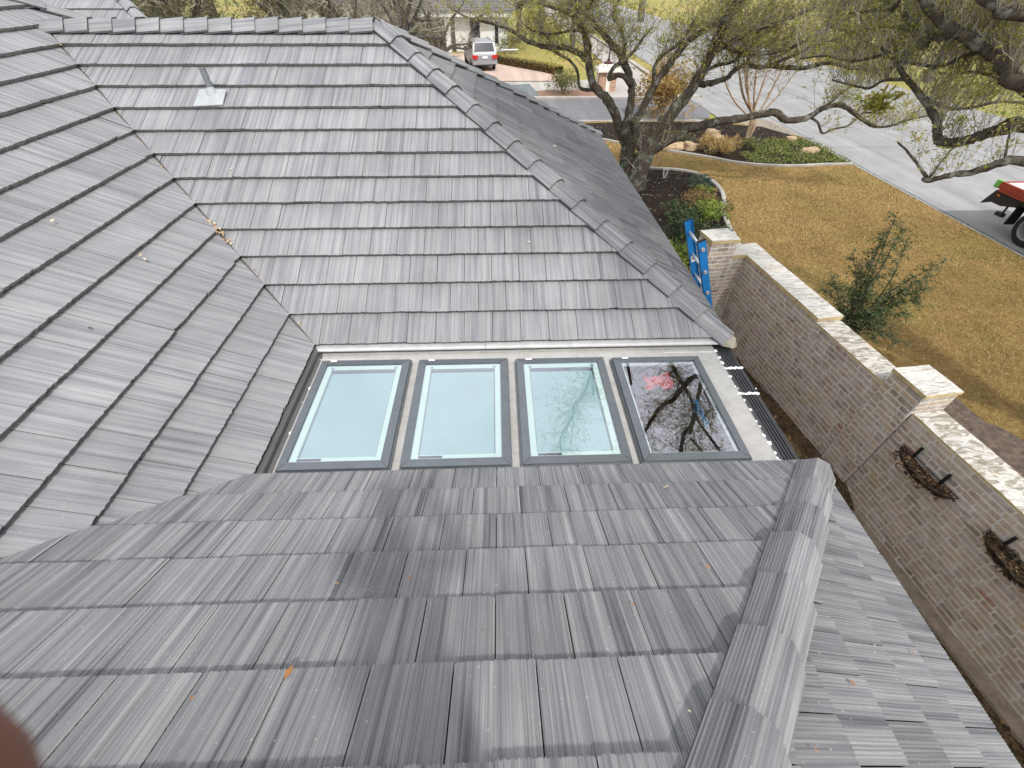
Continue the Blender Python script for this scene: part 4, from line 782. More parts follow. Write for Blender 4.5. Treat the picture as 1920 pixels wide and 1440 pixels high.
# willowy evergreen on the lawn behind the wall
rg = random.Random(55); ws = empty('feathery_shrub', (9.6, 3.6, G), 'loose feathery dark green shrub on the lawn behind the brick wall', 'shrub'); ms = MB(); ml = MB(); b = Vector((9.35, 3.7, G))
for px, py, yy in [(1680, 405, 4.1), (1690, 430, 4.0), (1655, 440, 4.2), (1640, 470, 4.2), (1700, 455, 3.8), (1600, 480, 4.4), (1745, 515, 3.5), (1770, 490, 3.3), (1560, 520, 4.6), (1545, 545, 4.4), (1590, 540, 4.0), (1630, 550, 3.8), (1665, 560, 3.6), (1720, 560, 3.4), (1700, 590, 3.2), (1660, 610, 3.1), (1620, 600, 3.4), (1580, 580, 3.9), (1640, 640, 2.9), (1655, 580, 3.3), (1610, 510, 4.1), (1735, 540, 3.3), (1700, 540, 3.5), (1680, 640, 2.8), (1640, 520, 3.9)]:
    e = P(px, py, yy); q = smooth_path([b+Vector((rg.gauss(0, .12), rg.gauss(0, .12), 0)), b.lerp(e, .5)+Vector((rg.gauss(0, .1), rg.gauss(0, .1), .25)), e], 5); ms.tube(q, [.016*(1-.8*i/10) for i in range(11)], 4, cap=False, rn=(rg.random(), 0))
    for j in range(3, 11):
        for s_ in range(5):
            d = Vector((rg.gauss(0, 1), rg.gauss(0, 1), rg.gauss(-.1, .6))).normalized(); l = rg.uniform(.12, .34); e2 = q[j]+d*l; ms.tube([q[j], q[j]+d*l*.5+Vector((0, 0, .02)), e2+Vector((0, 0, -.02))], [.004, .003, .002], 3, cap=False, rn=(rg.random(), 0))
            for k in range(10):
                t = rg.random(); leaf(ml, q[j]+d*l*t+Vector((rg.gauss(0, .025), rg.gauss(0, .025), rg.gauss(0, .025))), rg.uniform(.03, .065), rg=rg, asp=.42)
ms.build('stem', M_BARK, ws); ml.build('foliage', M_FEATH, ws)
# ---- boulders
M_ROCK = plain('limestone', (.38, .28, .17), .9, var=.4, scale=5, bump=.8)
def boulder(c, sx, sy, sz, lab, seed):
    rg = random.Random(seed); bm = bmesh.new(); bmesh.ops.create_icosphere(bm, subdivisions=3, radius=1)
    ph = [(rg.uniform(1, 2.6), rg.uniform(0, 6), Vector((rg.gauss(0, 1), rg.gauss(0, 1), rg.gauss(0, 1))).normalized()) for _ in range(7)]
    for v in bm.verts:
        k = 1+sum(.07*math.sin(f*v.co.dot(d)*2.2+p) for f, p, d in ph); z = v.co.z; v.co = Vector((v.co.x*sx*k, v.co.y*sy*k, max(-.3, min(.55, z))*sz*k*1.6))
    me = bpy.data.meshes.new('boulder'); bm.to_mesh(me); bm.free(); me.materials.append(M_ROCK); o = bpy.data.objects.new('boulder', me); COL.objects.link(o); o.location = (c[0], c[1], ZG+.02); o.rotation_euler = (0, 0, rg.uniform(-.4, .4)); tag(o, lab, 'boulder', 'boulders in the far bed')
boulder((9.75, 17.2), .55, .28, .22, 'long flat tan boulder nearest the oak limb, behind the edging', 1); boulder((10.65, 17.25), .5, .3, .24, 'tan boulder touching the right end of the long flat one', 2); boulder((11.75, 18.1), .6, .35, .3, 'larger tan boulder behind the golden grass clump', 3); boulder((15.5, 16.4), .42, .28, .2, 'pale boulder in the green ground cover near the street', 4); boulder((12.3, 19.4), .3, .25, .2, 'small brown boulder by the foot of the crape myrtle', 5); boulder((15.5, 18.2), .3, .22, .18, 'small pale boulder at the street side of the far bed', 6)
# white garden ornament in the near bed
m = MB(); q = PZ(1245, 334, ZG)
for dx in (-.06, .07): m.tube([q+Vector((dx*.3, 0, -.02)), q+Vector((dx, 0, .16)), q+Vector((dx*1.4, .02, .34))], [.022, .03, .018], 6)
m.box((q.x-.08, q.y-.02, ZG+.29), (q.x+.1, q.y+.02, ZG+.33)); tag(m.build('garden_ornament', plain('white_paint', (.7, .68, .64), .6)), 'small white two-legged ornament on dark mulch near the oak', 'ornament')
# ---- loose cover
def in_poly(x, y, pl):
    c = False; j = len(pl)-1
    for i in range(len(pl)):
        if (pl[i][1] > y) != (pl[j][1] > y) and x < (pl[j][0]-pl[i][0])*(y-pl[i][1])/(pl[j][1]-pl[i][1])+pl[i][0]: c = not c
        j = i
    return c
rg = random.Random(77); ml = MB(); n = 0
while n < 5200:                                     # ivy-like ground cover at the street end of the far bed
    x, y = rg.uniform(12.3, 16.5), rg.uniform(14.9, 18.3)
    if not in_poly(x, y, far_bed) or (x < 13.2 and y > 16.3) or rg.random() < .25+.5*math.sin(x*2.1+1)*math.sin(y*2.7): continue
    leaf(ml, (x, y, ZG+rg.uniform(.01, .16)), rg.uniform(.05, .1), (rg.gauss(0, 1), rg.gauss(0, 1), rg.gauss(.5, .5)), rg=rg, asp=.5); n += 1
tag(ml.build('ground_cover', M_COVER), kind='stuff')
ml = MB(); n = 0                                     # chips and fallen leaves on the dark beds
while n < 2600:
    bed = near_bed if rg.random() < .55 else far_bed; x, y = rg.uniform(4, 16.5), rg.uniform(4, 22)
    if not in_poly(x, y, bed): continue
    leaf(ml, (x, y, ZG+.012+rg.uniform(0, .012)), rg.uniform(.03, .07), (rg.gauss(0, 1), rg.gauss(0, 1), rg.gauss(0, .12)), (rg.gauss(0, .2), rg.gauss(0, .2), 1), rg=rg, asp=.6); n += 1
tag(ml.build('bark_chips', leafcol('bark_chips', [(0, (.1, .07, .05)), (.6, (.3, .24, .18)), (1, (.6, .55, .48))], .8, 0)), kind='stuff')
mg = MB(); n = 0
while n < 100000:                                    # matted dry grass
    y = -6+28*rg.random()**1.25; x = rg.uniform(6.8, 16.55)
    if y < 3.9 and x < 7.05+(3.82-y)*.118: continue
    if in_poly(x, y, near_bed) or in_poly(x, y, far_bed) or y > 22: continue
    if in_poly(x, y, soil_poly) and rg.random() < .97: continue
    a = rg.uniform(0, 6.283); l = rg.uniform(.04, .085); wd = rg.uniform(.0032, .0068)*(1+max(0, y)*.07); d = Vector((math.cos(a), math.sin(a), rg.uniform(.1, .9))).normalized(); sd = Vector((-math.sin(a), math.cos(a), 0)); p = Vector((x, y, G))
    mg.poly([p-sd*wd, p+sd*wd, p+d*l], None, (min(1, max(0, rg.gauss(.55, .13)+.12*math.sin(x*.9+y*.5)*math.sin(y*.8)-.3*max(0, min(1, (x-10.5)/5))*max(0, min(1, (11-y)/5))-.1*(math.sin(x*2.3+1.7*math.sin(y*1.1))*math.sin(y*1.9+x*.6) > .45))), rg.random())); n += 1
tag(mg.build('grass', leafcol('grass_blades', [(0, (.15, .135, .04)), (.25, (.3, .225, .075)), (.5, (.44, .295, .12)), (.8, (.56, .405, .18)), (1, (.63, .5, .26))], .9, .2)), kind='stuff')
ml = MB()
for i in range(520):
    y = rg.uniform(-5, 19); x = rg.uniform(7.4, 16.5)
    if in_poly(x, y, far_bed): continue
    leaf(ml, (x, y, G+.05), rg.uniform(.04, .085), (rg.gauss(0, 1), rg.gauss(0, 1), rg.gauss(0, .2)), (rg.gauss(0, .3), rg.gauss(0, .3), 1), (rg.uniform(.55, 1), 0), rg=rg, asp=.6)
for i in range(1100):
    t = rg.uniform(-.2, 12); s_ = rg.uniform(-1.3, -.02); p = LW(s_, t, G+.02+(.125+.033*min(t, 3.6) if 0 < t < 3.95 else 0)); leaf(ml, p, rg.uniform(.04, .09), (rg.gauss(0, 1), rg.gauss(0, 1), rg.gauss(0, .25)), (rg.gauss(0, .3), rg.gauss(0, .3), 1), rg=rg, asp=.6)
tag(ml.build('lawn_litter', M_DEAD), kind='stuff')

# ================================================================== background: cars, far house, trees
def SPL(o, name, mb, m, **k): return mb.build(name, m, o, **k)
M_SILV = plain('silver_paint', (.3, .3, .31), .45, .25, .03); M_CARG = plain('car_glass', (.015, .018, .03), .06, 0, .05, spec=.8); M_RUB = plain('rubber', (.012, .012, .012), .8); M_RIM = plain('alloy', (.22, .22, .225), .45, .5); M_TAIL = plain('tail_lamp', (.5, .02, .025), .25); M_PLATE = plain('licence_plate', (.75, .78, .8), .5); M_TRIM = plain('black_trim', (.02, .02, .022), .6)
def wheel(o, c, r, wd, axis_x=True, rimr=.62):
    Mw = Matrix.Translation(c) @ Matrix.Rotation(math.pi/2, 4, 'Y')
    m = MB(); m.lathe([(r*rimr, -wd/2), (r*.93, -wd/2), (r, -wd*.36), (r, wd*.36), (r*.93, wd/2), (r*rimr, wd/2)], 24, Mw); t = SPL(o, 'wheel', m, M_RUB, smooth=False)
    m = MB()
    for sg in (-1, 1): m.lathe([(0, sg*wd*.3), (r*.12, sg*wd*.34), (r*.16, sg*wd*.2), (r*.5, sg*wd*.16), (r*.56, sg*wd*.44), (r*rimr, sg*wd*.5)], 24, Mw)
    m.build('rim', M_RIM, t)
    return t
def Rz(a, loc): return Matrix.Translation(loc) @ Matrix.Rotation(a, 4, 'Z')
suv = empty('parked_car', (.72, 39.6, G), 'silver SUV parked on the pink driveway with its tail towards the roof', 'car')
MS = Rz(rad(11), (.72, 39.6, G+.03))
m = MB(); st = [(-2.48, .86, .42, .98), (-2.4, .95, .36, 1.06), (-1.6, .98, .3, 1.08), (0, .985, .28, 1.06), (1.4, .97, .3, 1.02), (2.2, .92, .34, .94), (2.46, .78, .42, .82)]
rings = [[MS @ Vector(q) for q in ((-w_*.9, y, zb), (-w_, y, zb+.18), (-w_, y, zt-.22), (-w_*.94, y, zt), (w_*.94, y, zt), (w_, y, zt-.22), (w_, y, zb+.18), (w_*.9, y, zb))] for y, w_, zb, zt in st]
for a, b in zip(rings[:-1], rings[1:]):
    for i in range(8): m.poly([a[i], a[(i+1) % 8], b[(i+1) % 8], b[i]])
m.poly(rings[0][::-1]); m.poly(rings[-1])
cab = [(-2.38, 1.25, .92, 1.04), (-2.28, .95, .89, 1.25), (-2.02, .3, .8, 1.72), (-1.85, .1, .7, 1.8)]
cr = [[MS @ Vector(q) for q in ((-w_, y0, z), (w_, y0, z), (w_, y1, z), (-w_, y1, z))] for y0, y1, w_, z in cab]
for a, b in zip(cr[:-1], cr[1:]):
    for i in range(4): m.poly([a[i], a[(i+1) % 4], b[(i+1) % 4], b[i]])
m.poly(cr[-1]); body = SPL(suv, 'body', m, M_SILV, bevel=.03)
def quad_on(a, b, c, d, f, off): n_ = (b-a).cross(c-a).normalized(); return [q+n_*off for q in (a.lerp(b, f[0]).lerp(d.lerp(c, f[0]), f[2]), a.lerp(b, f[1]).lerp(d.lerp(c, f[1]), f[2]), a.lerp(b, f[1]).lerp(d.lerp(c, f[1]), f[3]), a.lerp(b, f[0]).lerp(d.lerp(c, f[0]), f[3]))]
for i, spans in ((0, [(.07, .93)]), (1, [(.04, .3), (.34, .62), (.66, .92)]), (2, [(.06, .94)]), (3, [(.08, .34), (.38, .66), (.7, .96)])):
    for f0, f1 in spans: m = MB(); m.poly(quad_on(cr[1][i], cr[1][(i+1) % 4], cr[2][(i+1) % 4], cr[2][i], (f0, f1, -.12 if i == 0 else .05, .93), .014)); SPL(suv, 'window', m, M_CARG)
for sg in (-1, 1):
    m = MB(); m.box((sg*.72-.16, -2.56, .78), (sg*.72+.16, -2.44, 1.0), MS); m.box((sg*.9-.06, -2.5, .8), (sg*.9+.06, -2.2, 1.02), MS); SPL(suv, 'tail_light', m, M_TAIL, bevel=.02)
    m = MB(); m.box((sg*1.02-.1, .78, 1.02), (sg*1.02+.1, .9, 1.22), MS); SPL(suv, 'wing_mirror', m, M_TRIM, bevel=.03)
    m = MB(); m.tube([MS @ Vector((sg*.62, y, z)) for y, z in ((-1.7, 1.8), (-1.6, 1.86), (-.2, 1.87), (0, 1.81))], .022, 6); SPL(suv, 'roof_rail', m, M_RIM)
    for y in (-1.5, 1.5): wheel(suv, MS @ Vector((sg*.86, y, .37)), .38, .26)
m = MB(); m.box((-.93, -2.6, .44), (.93, -2.38, .66), MS); SPL(suv, 'bumper', m, M_SILV, bevel=.05)
m = MB(); m.box((-.8, -2.612, .36), (.8, -2.4, .44), MS); SPL(suv, 'bumper_step', m, M_TRIM, bevel=.02)
m = MB(); m.box((-.2, -2.52, .8), (.2, -2.485, .93), MS); SPL(suv, 'licence_plate', m, M_PLATE)
# flatbed truck at the right edge
M_RED = plain('red_orange_paint', (.3, .045, .025), .55); M_FGREEN = plain('fluorescent_green', (.14, .42, .09), .6); M_WHITE = plain('white_paint_bed', (.75, .75, .74), .5)
tk = empty('flatbed_truck', (18.05, 5.5, G), 'flatbed truck with red side rail, green corner and black underside at the right edge', 'truck')
m = MB(); m.box((16.98, 3.2, G+1.12), (19.1, 9.42, G+1.18)); SPL(tk, 'bed', m, M_WHITE, bevel=.01)
for x in (16.9, 19.1):
    m = MB(); m.box((x, 3.2, G+1.06), (x+.08, 9.36, G+1.24)); r_ = SPL(tk, 'side_rail', m, M_RED, bevel=.012); m = MB(); m.box((x-.012, 3.2, G+1.0), (x+.06, 9.3, G+1.05)); m.build('rail_lip', M_RED, r_)
    m = MB(); m.box((x-.006, 9.364, G+1.05), (x+.09, 9.52, G+1.25)); SPL(tk, 'corner_marker', m, M_FGREEN, bevel=.01)
m = MB(); m.box((17.08, 9.43, G+1.04), (19.0, 9.5, G+1.2)); SPL(tk, 'tail_rail', m, M_RED, bevel=.01)
m = MB(); m.box((16.99, 3.2, G+.86), (19.08, 9.3, G+1.0)); m.box((17.5, .6, G+.6), (18.6, 9.2, G+.86)); SPL(tk, 'chassis', m, M_TRIM)
for x in (16.98, 18.95):
    m = MB(); pr = [(8.5, G+.98), (9.42, G+.98), (9.5, G+.8), (9.62, G+.52), (9.35, G+.66), (9.0, G+.66), (8.5, G+.8)]
    for dx in (0, .12): m.poly([(x+dx, y, z) for y, z in pr])
    for i in range(len(pr)): a, b = pr[i], pr[(i+1) % len(pr)]; m.poly([(x, *a), (x, *b), (x+.12, *b), (x+.12, *a)])
    SPL(tk, 'rear_bumper', m, M_TRIM)
    m = MB(); m.box((x, 8.52, G+.3), (x+.3, 8.56, G+.9), None); SPL(tk, 'mud_flap', m, M_RUB)
    m = MB(); m.box((x-.02, 8.75, G+.42), (x+.1, 8.98, G+.52)); m.box((x+.02, 8.8, G+.5), (x+.06, 8.84, G+.9)); SPL(tk, 'step_bracket', m, M_TRIM)
    m = MB(); m.box((x-.012, 9.2, G+.86), (x+.0, 9.3, G+.91)); SPL(tk, 'marker_lamp', m, plain('amber_lamp', (.5, .16, .02), .3))
    wheel(tk, Vector((x+.1, 7.78, G+.49)), .49, .3, rimr=.66); wheel(tk, Vector((x+.1, 1.6, G+.49)), .49, .3, rimr=.66)
m = MB(); m.box((17.0, .4, G+.7), (19.1, 2.9, G+1.5)); m.box((17.08, .9, G+1.5), (19.02, 2.8, G+2.3)); SPL(tk, 'cab', m, M_RED, bevel=.06)
m = MB(); m.box((17.06, 1.1, G+1.6), (17.075, 2.5, G+2.15)); SPL(tk, 'window', m, M_CARG)
# ---- house across the street
M_HW = plain('white_siding', (.68, .68, .66), .7, var=.05); M_SHING = plain('grey_shingle', (.13, .13, .14), .9, var=.25, scale=3); M_DKW = plain('dark_window', (.03, .032, .035), .15)
fh = empty('far_house', (-2, 50, G), 'white house with grey shingle roof and porch column beyond the silver car', 'house')
m = MB(); m.box((-1.7, 48.3, G), (3.2, 58, -.1)); m.box((-8, 50.2, G), (-1.7, 58, -.1)); SPL(fh, 'wall', m, M_HW)
m = MB(); m.box((-8.6, 47.6, -.42), (3.6, 47.75, .02)); m.box((-8.6, 47.75, -.12), (3.6, 50.2, -.02)); SPL(fh, 'fascia', m, M_HW)
m = MB(); r0 = .02
for i in range(16):                                  # shingle courses
    y0, z0 = 47.45+i*.36, r0+i*.2; m.poly([(-8.9+i*.36, y0, z0), (3.9-i*.36, y0, z0), (3.9-(i+1)*.36, y0+.38, z0+.195), (-8.9+(i+1)*.36, y0+.38, z0+.195)]); m.poly([(-8.9+i*.36, y0, z0), (3.9-i*.36, y0, z0), (3.9-i*.36, y0, z0-.03), (-8.9+i*.36, y0, z0-.03)], mi=1)
m.poly([(3.9, 47.45, r0), (3.9, 59, r0), (-1.9, 53.2, 3.2)]); m.poly([(-8.9, 47.45, r0), (-8.9, 59, r0), (-3.1, 53.2, 3.2)]); m.poly([(3.9, 59, r0), (-8.9, 59, r0), (-3.1, 53.2, 3.2), (-1.9, 53.2, 3.2)])
SPL(fh, 'roof', m, [M_SHING, M_UNDER])
for x in (-2.55, -6.2): m = MB(); m.box((x, 47.7, G), (x+.46, 48.15, -.12)); SPL(fh, 'porch_column', m, M_HW, bevel=.02)
for x0, x1, z0, z1 in ((-.32, .62, G+.75, G+2.3), (-4.6, -3.1, G+.1, G+2.3), (2.0, 2.35, G+.6, G+2.2)):
    m = MB(); yf = 48.3 if x0 > -1.7 else 50.2; m.box((x0, yf-.04, z0), (x1, yf-.01, z1)); wf = SPL(fh, 'window', m, M_DKW)
    m = MB(); ring_pts = ((x0-.07, z0-.07, x1+.07, z0), (x0-.07, z1, x1+.07, z1+.07), (x0-.07, z0, x0, z1), (x1, z0, x1+.07, z1))
    for a, b, c, d in ring_pts: m.box((a, yf-.07, b), (c, yf-.005, d))
    m.build('frame', M_HW, wf)
m = MB(); m.box((-5.2, 49.0, G+.0), (-2.9, 49.55, G+1.0)); SPL(fh, 'porch_planter', m, plain('brown_brick', (.22, .14, .1), .9))
# ---- entrance pier of stone with a pale cap
M_STONE = plain('pinkish_stone', (.42, .27, .19), .9, var=.45, scale=7, bump=.6); M_PALE = plain('pale_cast_stone', (.72, .68, .6), .85)
pc = Vector((9.15, 30.1, G)); pr_ = empty('stone_pier', pc, 'square pinkish stone pier with pale cap and lantern across the side street', 'pier')
m = MB(); m.box((pc.x-.55, pc.y-.55, G), (pc.x+.55, pc.y+.55, G+1.05)); SPL(pr_, 'shaft', m, M_STONE)
for sx in (-1, 1):
    m = MB(); m.box((pc.x+sx*.0-.13+(-.0), pc.y-.6, G), (pc.x+.13, pc.y-.551, G+1.05)) if sx < 0 else m.box((pc.x-.6, pc.y-.13, G), (pc.x-.551, pc.y+.13, G+1.05)); SPL(pr_, 'pilaster', m, M_PALE)
m = MB(); z = G+1.05; m.box((pc.x-.72, pc.y-.72, z), (pc.x+.72, pc.y+.72, z+.12)); q = [(-.72, -.72), (.72, -.72), (.72, .72), (-.72, .72)]
for i in range(4): a, b = q[i], q[(i+1) % 4]; m.poly([(pc.x+a[0], pc.y+a[1], z+.122), (pc.x+b[0], pc.y+b[1], z+.122), (pc.x+b[0]*.4, pc.y+b[1]*.4, z+.36), (pc.x+a[0]*.4, pc.y+a[1]*.4, z+.36)])
m.poly([(pc.x+a*.4, pc.y+b*.4, z+.36) for a, b in q]); SPL(pr_, 'cap', m, M_PALE)
m = MB(); m.lathe([(.3, z+.36), (.3, z+.44), (.2, z+.46), (.1, z+.5), (.1, z+.62), (.0, z+.62)], 14, Matrix.Translation((pc.x, pc.y, 0))); m.tube([(pc.x, pc.y, z+.6), (pc.x, pc.y, z+1.15)], .05, 8); SPL(pr_, 'lantern_base', m, plain('dark_red_iron', (.07, .025, .025), .6))
m = MB(); m.lathe([(.08, z+1.1), (.17, z+1.2), (.2, z+1.6), (.24, z+1.62), (.05, z+1.8), (0, z+1.82)], 6, Matrix.Translation((pc.x, pc.y, 0))); SPL(pr_, 'lantern', m, plain('lantern_glass', (.5, .5, .48), .3))
# ---- clipped hedge along the driveway
rg = random.Random(61); hp = smooth_path([Vector((1.9, 42.3, 0)), Vector((2.9, 40.6, 0)), Vector((4.4, 38.8, 0)), Vector((5.6, 37.4, 0)), Vector((6.3, 36.5, 0)), Vector((6.7, 35.6, 0))], 6)
hd = empty('hedge', (4.4, 38.8, G), 'low clipped hedge with golden top curving along the pink driveway', 'hedge'); m = MB(); ml = MB()
for a, b in zip(hp[:-1], hp[1:]):
    t = (b-a).normalized(); n = Vector((-t.y, t.x, 0))*.34; z0, z1 = G+.02, G+.52
    for p, q in ((a+n, b+n), (b-n, a-n)): m.poly([(p.x, p.y, z0), (q.x, q.y, z0), (q.x, q.y, z1), (p.x, p.y, z1)])
    m.poly([(a+n).to_tuple()[:2]+(z1,), (b+n).to_tuple()[:2]+(z1,), (b-n).to_tuple()[:2]+(z1,), (a-n).to_tuple()[:2]+(z1,)])
    for i in range(150):
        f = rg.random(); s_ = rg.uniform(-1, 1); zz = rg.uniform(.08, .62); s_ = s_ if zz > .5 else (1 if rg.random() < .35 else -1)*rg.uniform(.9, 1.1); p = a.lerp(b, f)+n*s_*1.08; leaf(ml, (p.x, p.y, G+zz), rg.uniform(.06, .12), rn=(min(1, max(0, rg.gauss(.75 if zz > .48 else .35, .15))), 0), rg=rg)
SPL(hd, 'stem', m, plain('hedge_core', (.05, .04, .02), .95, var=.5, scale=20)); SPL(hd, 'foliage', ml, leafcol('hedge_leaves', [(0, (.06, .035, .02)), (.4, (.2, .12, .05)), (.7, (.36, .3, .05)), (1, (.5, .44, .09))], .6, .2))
shrub('leafy_tree', (-4.4, 45.2, G), 1.5, 3.0, 2600, M_LIME, 'yellow-green bushy tree in front of the far porch', 'tree', .14, 10, seed=62, flat=.4); shrub('grey_shrub', (3.6, 47, G), 1.5, 1.4, 1400, M_OLIVE, 'brownish shrub right of the silver car', 'shrub', .12, 10, seed=63)
m = MB(); m.box((2.95, 41.6, G), (3.09, 41.74, G+1.15)); sp = empty('wooden_post', (3.02, 41.67, G), 'short wooden post with a white crossbar beside the car', 'post'); SPL(sp, 'post', m, plain('weathered_wood', (.3, .24, .18), .9)); m = MB(); m.tube([(2.5, 41.6, G+.85), (3.9, 41.6, G+.88)], .05, 8); SPL(sp, 'crossbar', m, M_WHITE)
# ---- background trees: one of each kind built, then copied
def bare_tree(lab, seed, h=8, ntw=34, leafm=None, leafp=.12):
    rg = random.Random(seed); o = empty('bare_tree', (0, 0, 0), lab, 'tree', 'trees behind the roof ridge'); m = MB(); tw = MB(); lf = MB()
    limb(m, [(0, 0, -.2), (.1, .1, h*.16), (.0, .1, h*.34)], .3, .22, rg, 10); m.build('trunk', M_BARKG, o, smooth=True); m = MB()
    for i in range(11):
        a = 2*math.pi*i/11+rg.uniform(-.3, .3); k = rg.uniform(.55, 1); z0 = h*rg.uniform(.26, .36); e = Vector((math.cos(a)*h*.42*k, math.sin(a)*h*.42*k, h*rg.uniform(.4, 1))); p = limb(m, [Vector((0, .1, z0)), Vector((e.x*.35, e.y*.35, z0+(e.z-z0)*.4+.2)), e*.8+Vector((rg.uniform(-.4, .4), rg.uniform(-.4, .4), .1)), e], .13, .03, rg, 6); twigs(tw, lf, p, ntw, 1.6, rg, up=.35, r=.014, lo=.2, leafp=leafp, ls=.1)
    m.build('limb', M_BARKG, o, smooth=True); tw.build('crown', M_TWIG, o); lf.build('leaves', leafm or M_OLIVE, o); return o
def copy_tree(o, loc, rz, sc, lab, group=None):
    c = o.copy(); COL.objects.link(c); c.location = loc; c.rotation_euler = (0, 0, rz); c.scale = (sc, sc, sc); c['label'] = lab
    for ch in o.children:
        d = ch.copy(); COL.objects.link(d); d.parent = c
    return c
bt = bare_tree('grey bare tree with a thick trunk behind the middle of the ridge', 71); bt2 = bare_tree('leafy olive tree behind the left end of the ridge', 72, 7, 46, M_OLIVE, .95)
bt.location = (-6.2, 27, G); bt2.location = (-13.5, 25, G); bt2.rotation_euler.z = 1
for (x, y, rz, sc, lab) in ((-3.4, 29, 1.3, .95, 'grey bare tree whose trunk stands left of the far house roof'), (-9.5, 36, 2.2, 1.2, 'tall bare tree between the two thick trunks, farther back'), (-1.6, 31, 3.6, .7, 'slender bare tree leaning at the upper end of the hip'), (7.5, 62, .4, 1.3, 'bare tree on the far lawn behind the hedge'), (13.5, 70, 4, 1.5, 'bare tree on the far lawn left of the street'), (36, 52, 2.6, 1.4, 'bare tree across the concrete street, seen through oak twigs'), (33, 33, 5.2, 1.1, 'bare tree across the street behind the hanging limbs'), (4.6, 56, 4.4, 1.0, 'bare tree at the right corner of the far house')): copy_tree(bt, (x, y, G), rz, sc, lab)
for (x, y, rz, sc, lab) in ((-18.5, 33, 2.4, 1.2, 'leafy olive tree far left behind the ridge'), (-10.5, 30, 4, 1.0, 'leafy olive tree behind the vent pipe slope'), (-15.5, 42, .3, 1.5, 'larger leafy olive tree in the second row behind the ridge'), (-5, 40, 3, 1.1, 'leafy tree filling the gap left of the far house'), (24, 80, 1, 1.8, 'leafy tree at the far end of the concrete street'), (38, 70, 5, 1.8, 'leafy tree far across the street at the upper right'), (34, 43, 5.5, 1.5, 'leafy tree across the street above the crape myrtle'), (10, 52, 2, 1.0, 'leafy tree on the far lawn above the stone pier'), (-24, 50, 2, 1.8, 'leafy tree at the far upper left corner')): copy_tree(bt2, (x, y, G), rz, sc, lab)
wh = empty('white_building', (-14, 66, G), 'pale building glimpsed between trunks above the ridge', 'building'); m = MB(); m.box((-24, 64, G), (-6, 72, G+2.6)); SPL(wh, 'wall', m, M_HW); m = MB(); m.poly([(-25, 63.4, G+2.6), (-5, 63.4, G+2.6), (-8, 68, G+5), (-22, 68, G+5)]); m.poly([(-5, 63.4, G+2.6), (-5, 73, G+2.6), (-8, 68, G+5)]); SPL(wh, 'roof', m, M_SHING)
# ================================================================== small things on the roof
rg = random.Random(90); m = MB()
def onplane(px, py, n, q, lift=.006):
    d = Vector(RT*((px-960)/FPX) + UP*((720-py)/FPX) + FW); n = Vector(n); c = Vector(CAM); return c+d*((n.dot(Vector(q))+lift-n.dot(c))/n.dot(d)), n
def rleaf(px, py, pl, s, rn, ang=None):
    n, q = {'B': ((0, -ST, CT), (0, 0, 0)), 'A': ((ST, 0, CT), (0, 0, 0)), 'C': ((0, ST, CT), (0, -D, 0)), 'E': ((ST, 0, CT), (W+.05, 0, 0))}[pl]; p, n = onplane(px, py, n, q, .004); a = rg.uniform(0, 6.28) if ang is None else ang; u = n.orthogonal().normalized(); v = n.cross(u); leaf(m, p, s*(.62 if pl in 'CE' else .8), u*math.cos(a)+v*math.sin(a)+n*.15, n, (rn, 0), .5, rg)
for px, py, pl, s, rn in ((1333, 1066, 'C', .05, .6), (533, 1275, 'C', .09, .55), (362, 1303, 'C', .04, .6), (906, 1178, 'C', .02, .3), (880, 978, 'C', .05, .9), (636, 1094, 'C', .04, .7), (1190, 1130, 'C', .04, .6), (764, 1085, 'C', .05, .55), (1245, 912, 'C', .06, .95), (1250, 915, 'C', .05, .9), (1297, 1336, 'C', .025, 1), (1712, 1228, 'E', .04, .5), (1590, 1272, 'E', .06, .5), (1640, 1212, 'E', .03, .8), (1525, 1400, 'E', .03, .6), (430, 318, 'B', .05, .9), (345, 316, 'B', .03, .3), (995, 453, 'B', .05, 1), (1037, 273, 'B', .05, 1), (94, 416, 'A', .06, 1), (268, 482, 'A', .07, .95), (262, 481, 'A', .05, .9), (170, 612, 'A', .05, .3)): rleaf(px, py, pl, s, rn)
for i in range(26):                                  # leaf litter caught in the upper valley
    t = rg.uniform(0, 1); px, py = 395+45*t+rg.gauss(0, 3), 415+52*t+rg.gauss(0, 3); rleaf(px, py, 'B', rg.uniform(.03, .06), rg.uniform(.6, 1))
for i in range(40):
    t = rg.random(); px, py = 190+390*t+rg.gauss(0, 2), 170+450*t**1.05+rg.gauss(0, 3)
    q = -1; tt = rg.uniform(.2, 12)*EX; x, y = -tt*CT, tt*CT; leaf(m, (x+rg.gauss(0, .02), y+rg.gauss(0, .02), tt*ST+.006), rg.uniform(.015, .04), rn=(rg.uniform(.5, 1), 0), rg=rg)
tag(m.build('fallen_leaves', leafcol('roof_leaves', [(0, (.03, .02, .015)), (.4, (.16, .07, .03)), (.6, (.42, .2, .07)), (.85, (.5, .38, .2)), (1, (.6, .52, .4))], .7, .1)), kind='stuff')
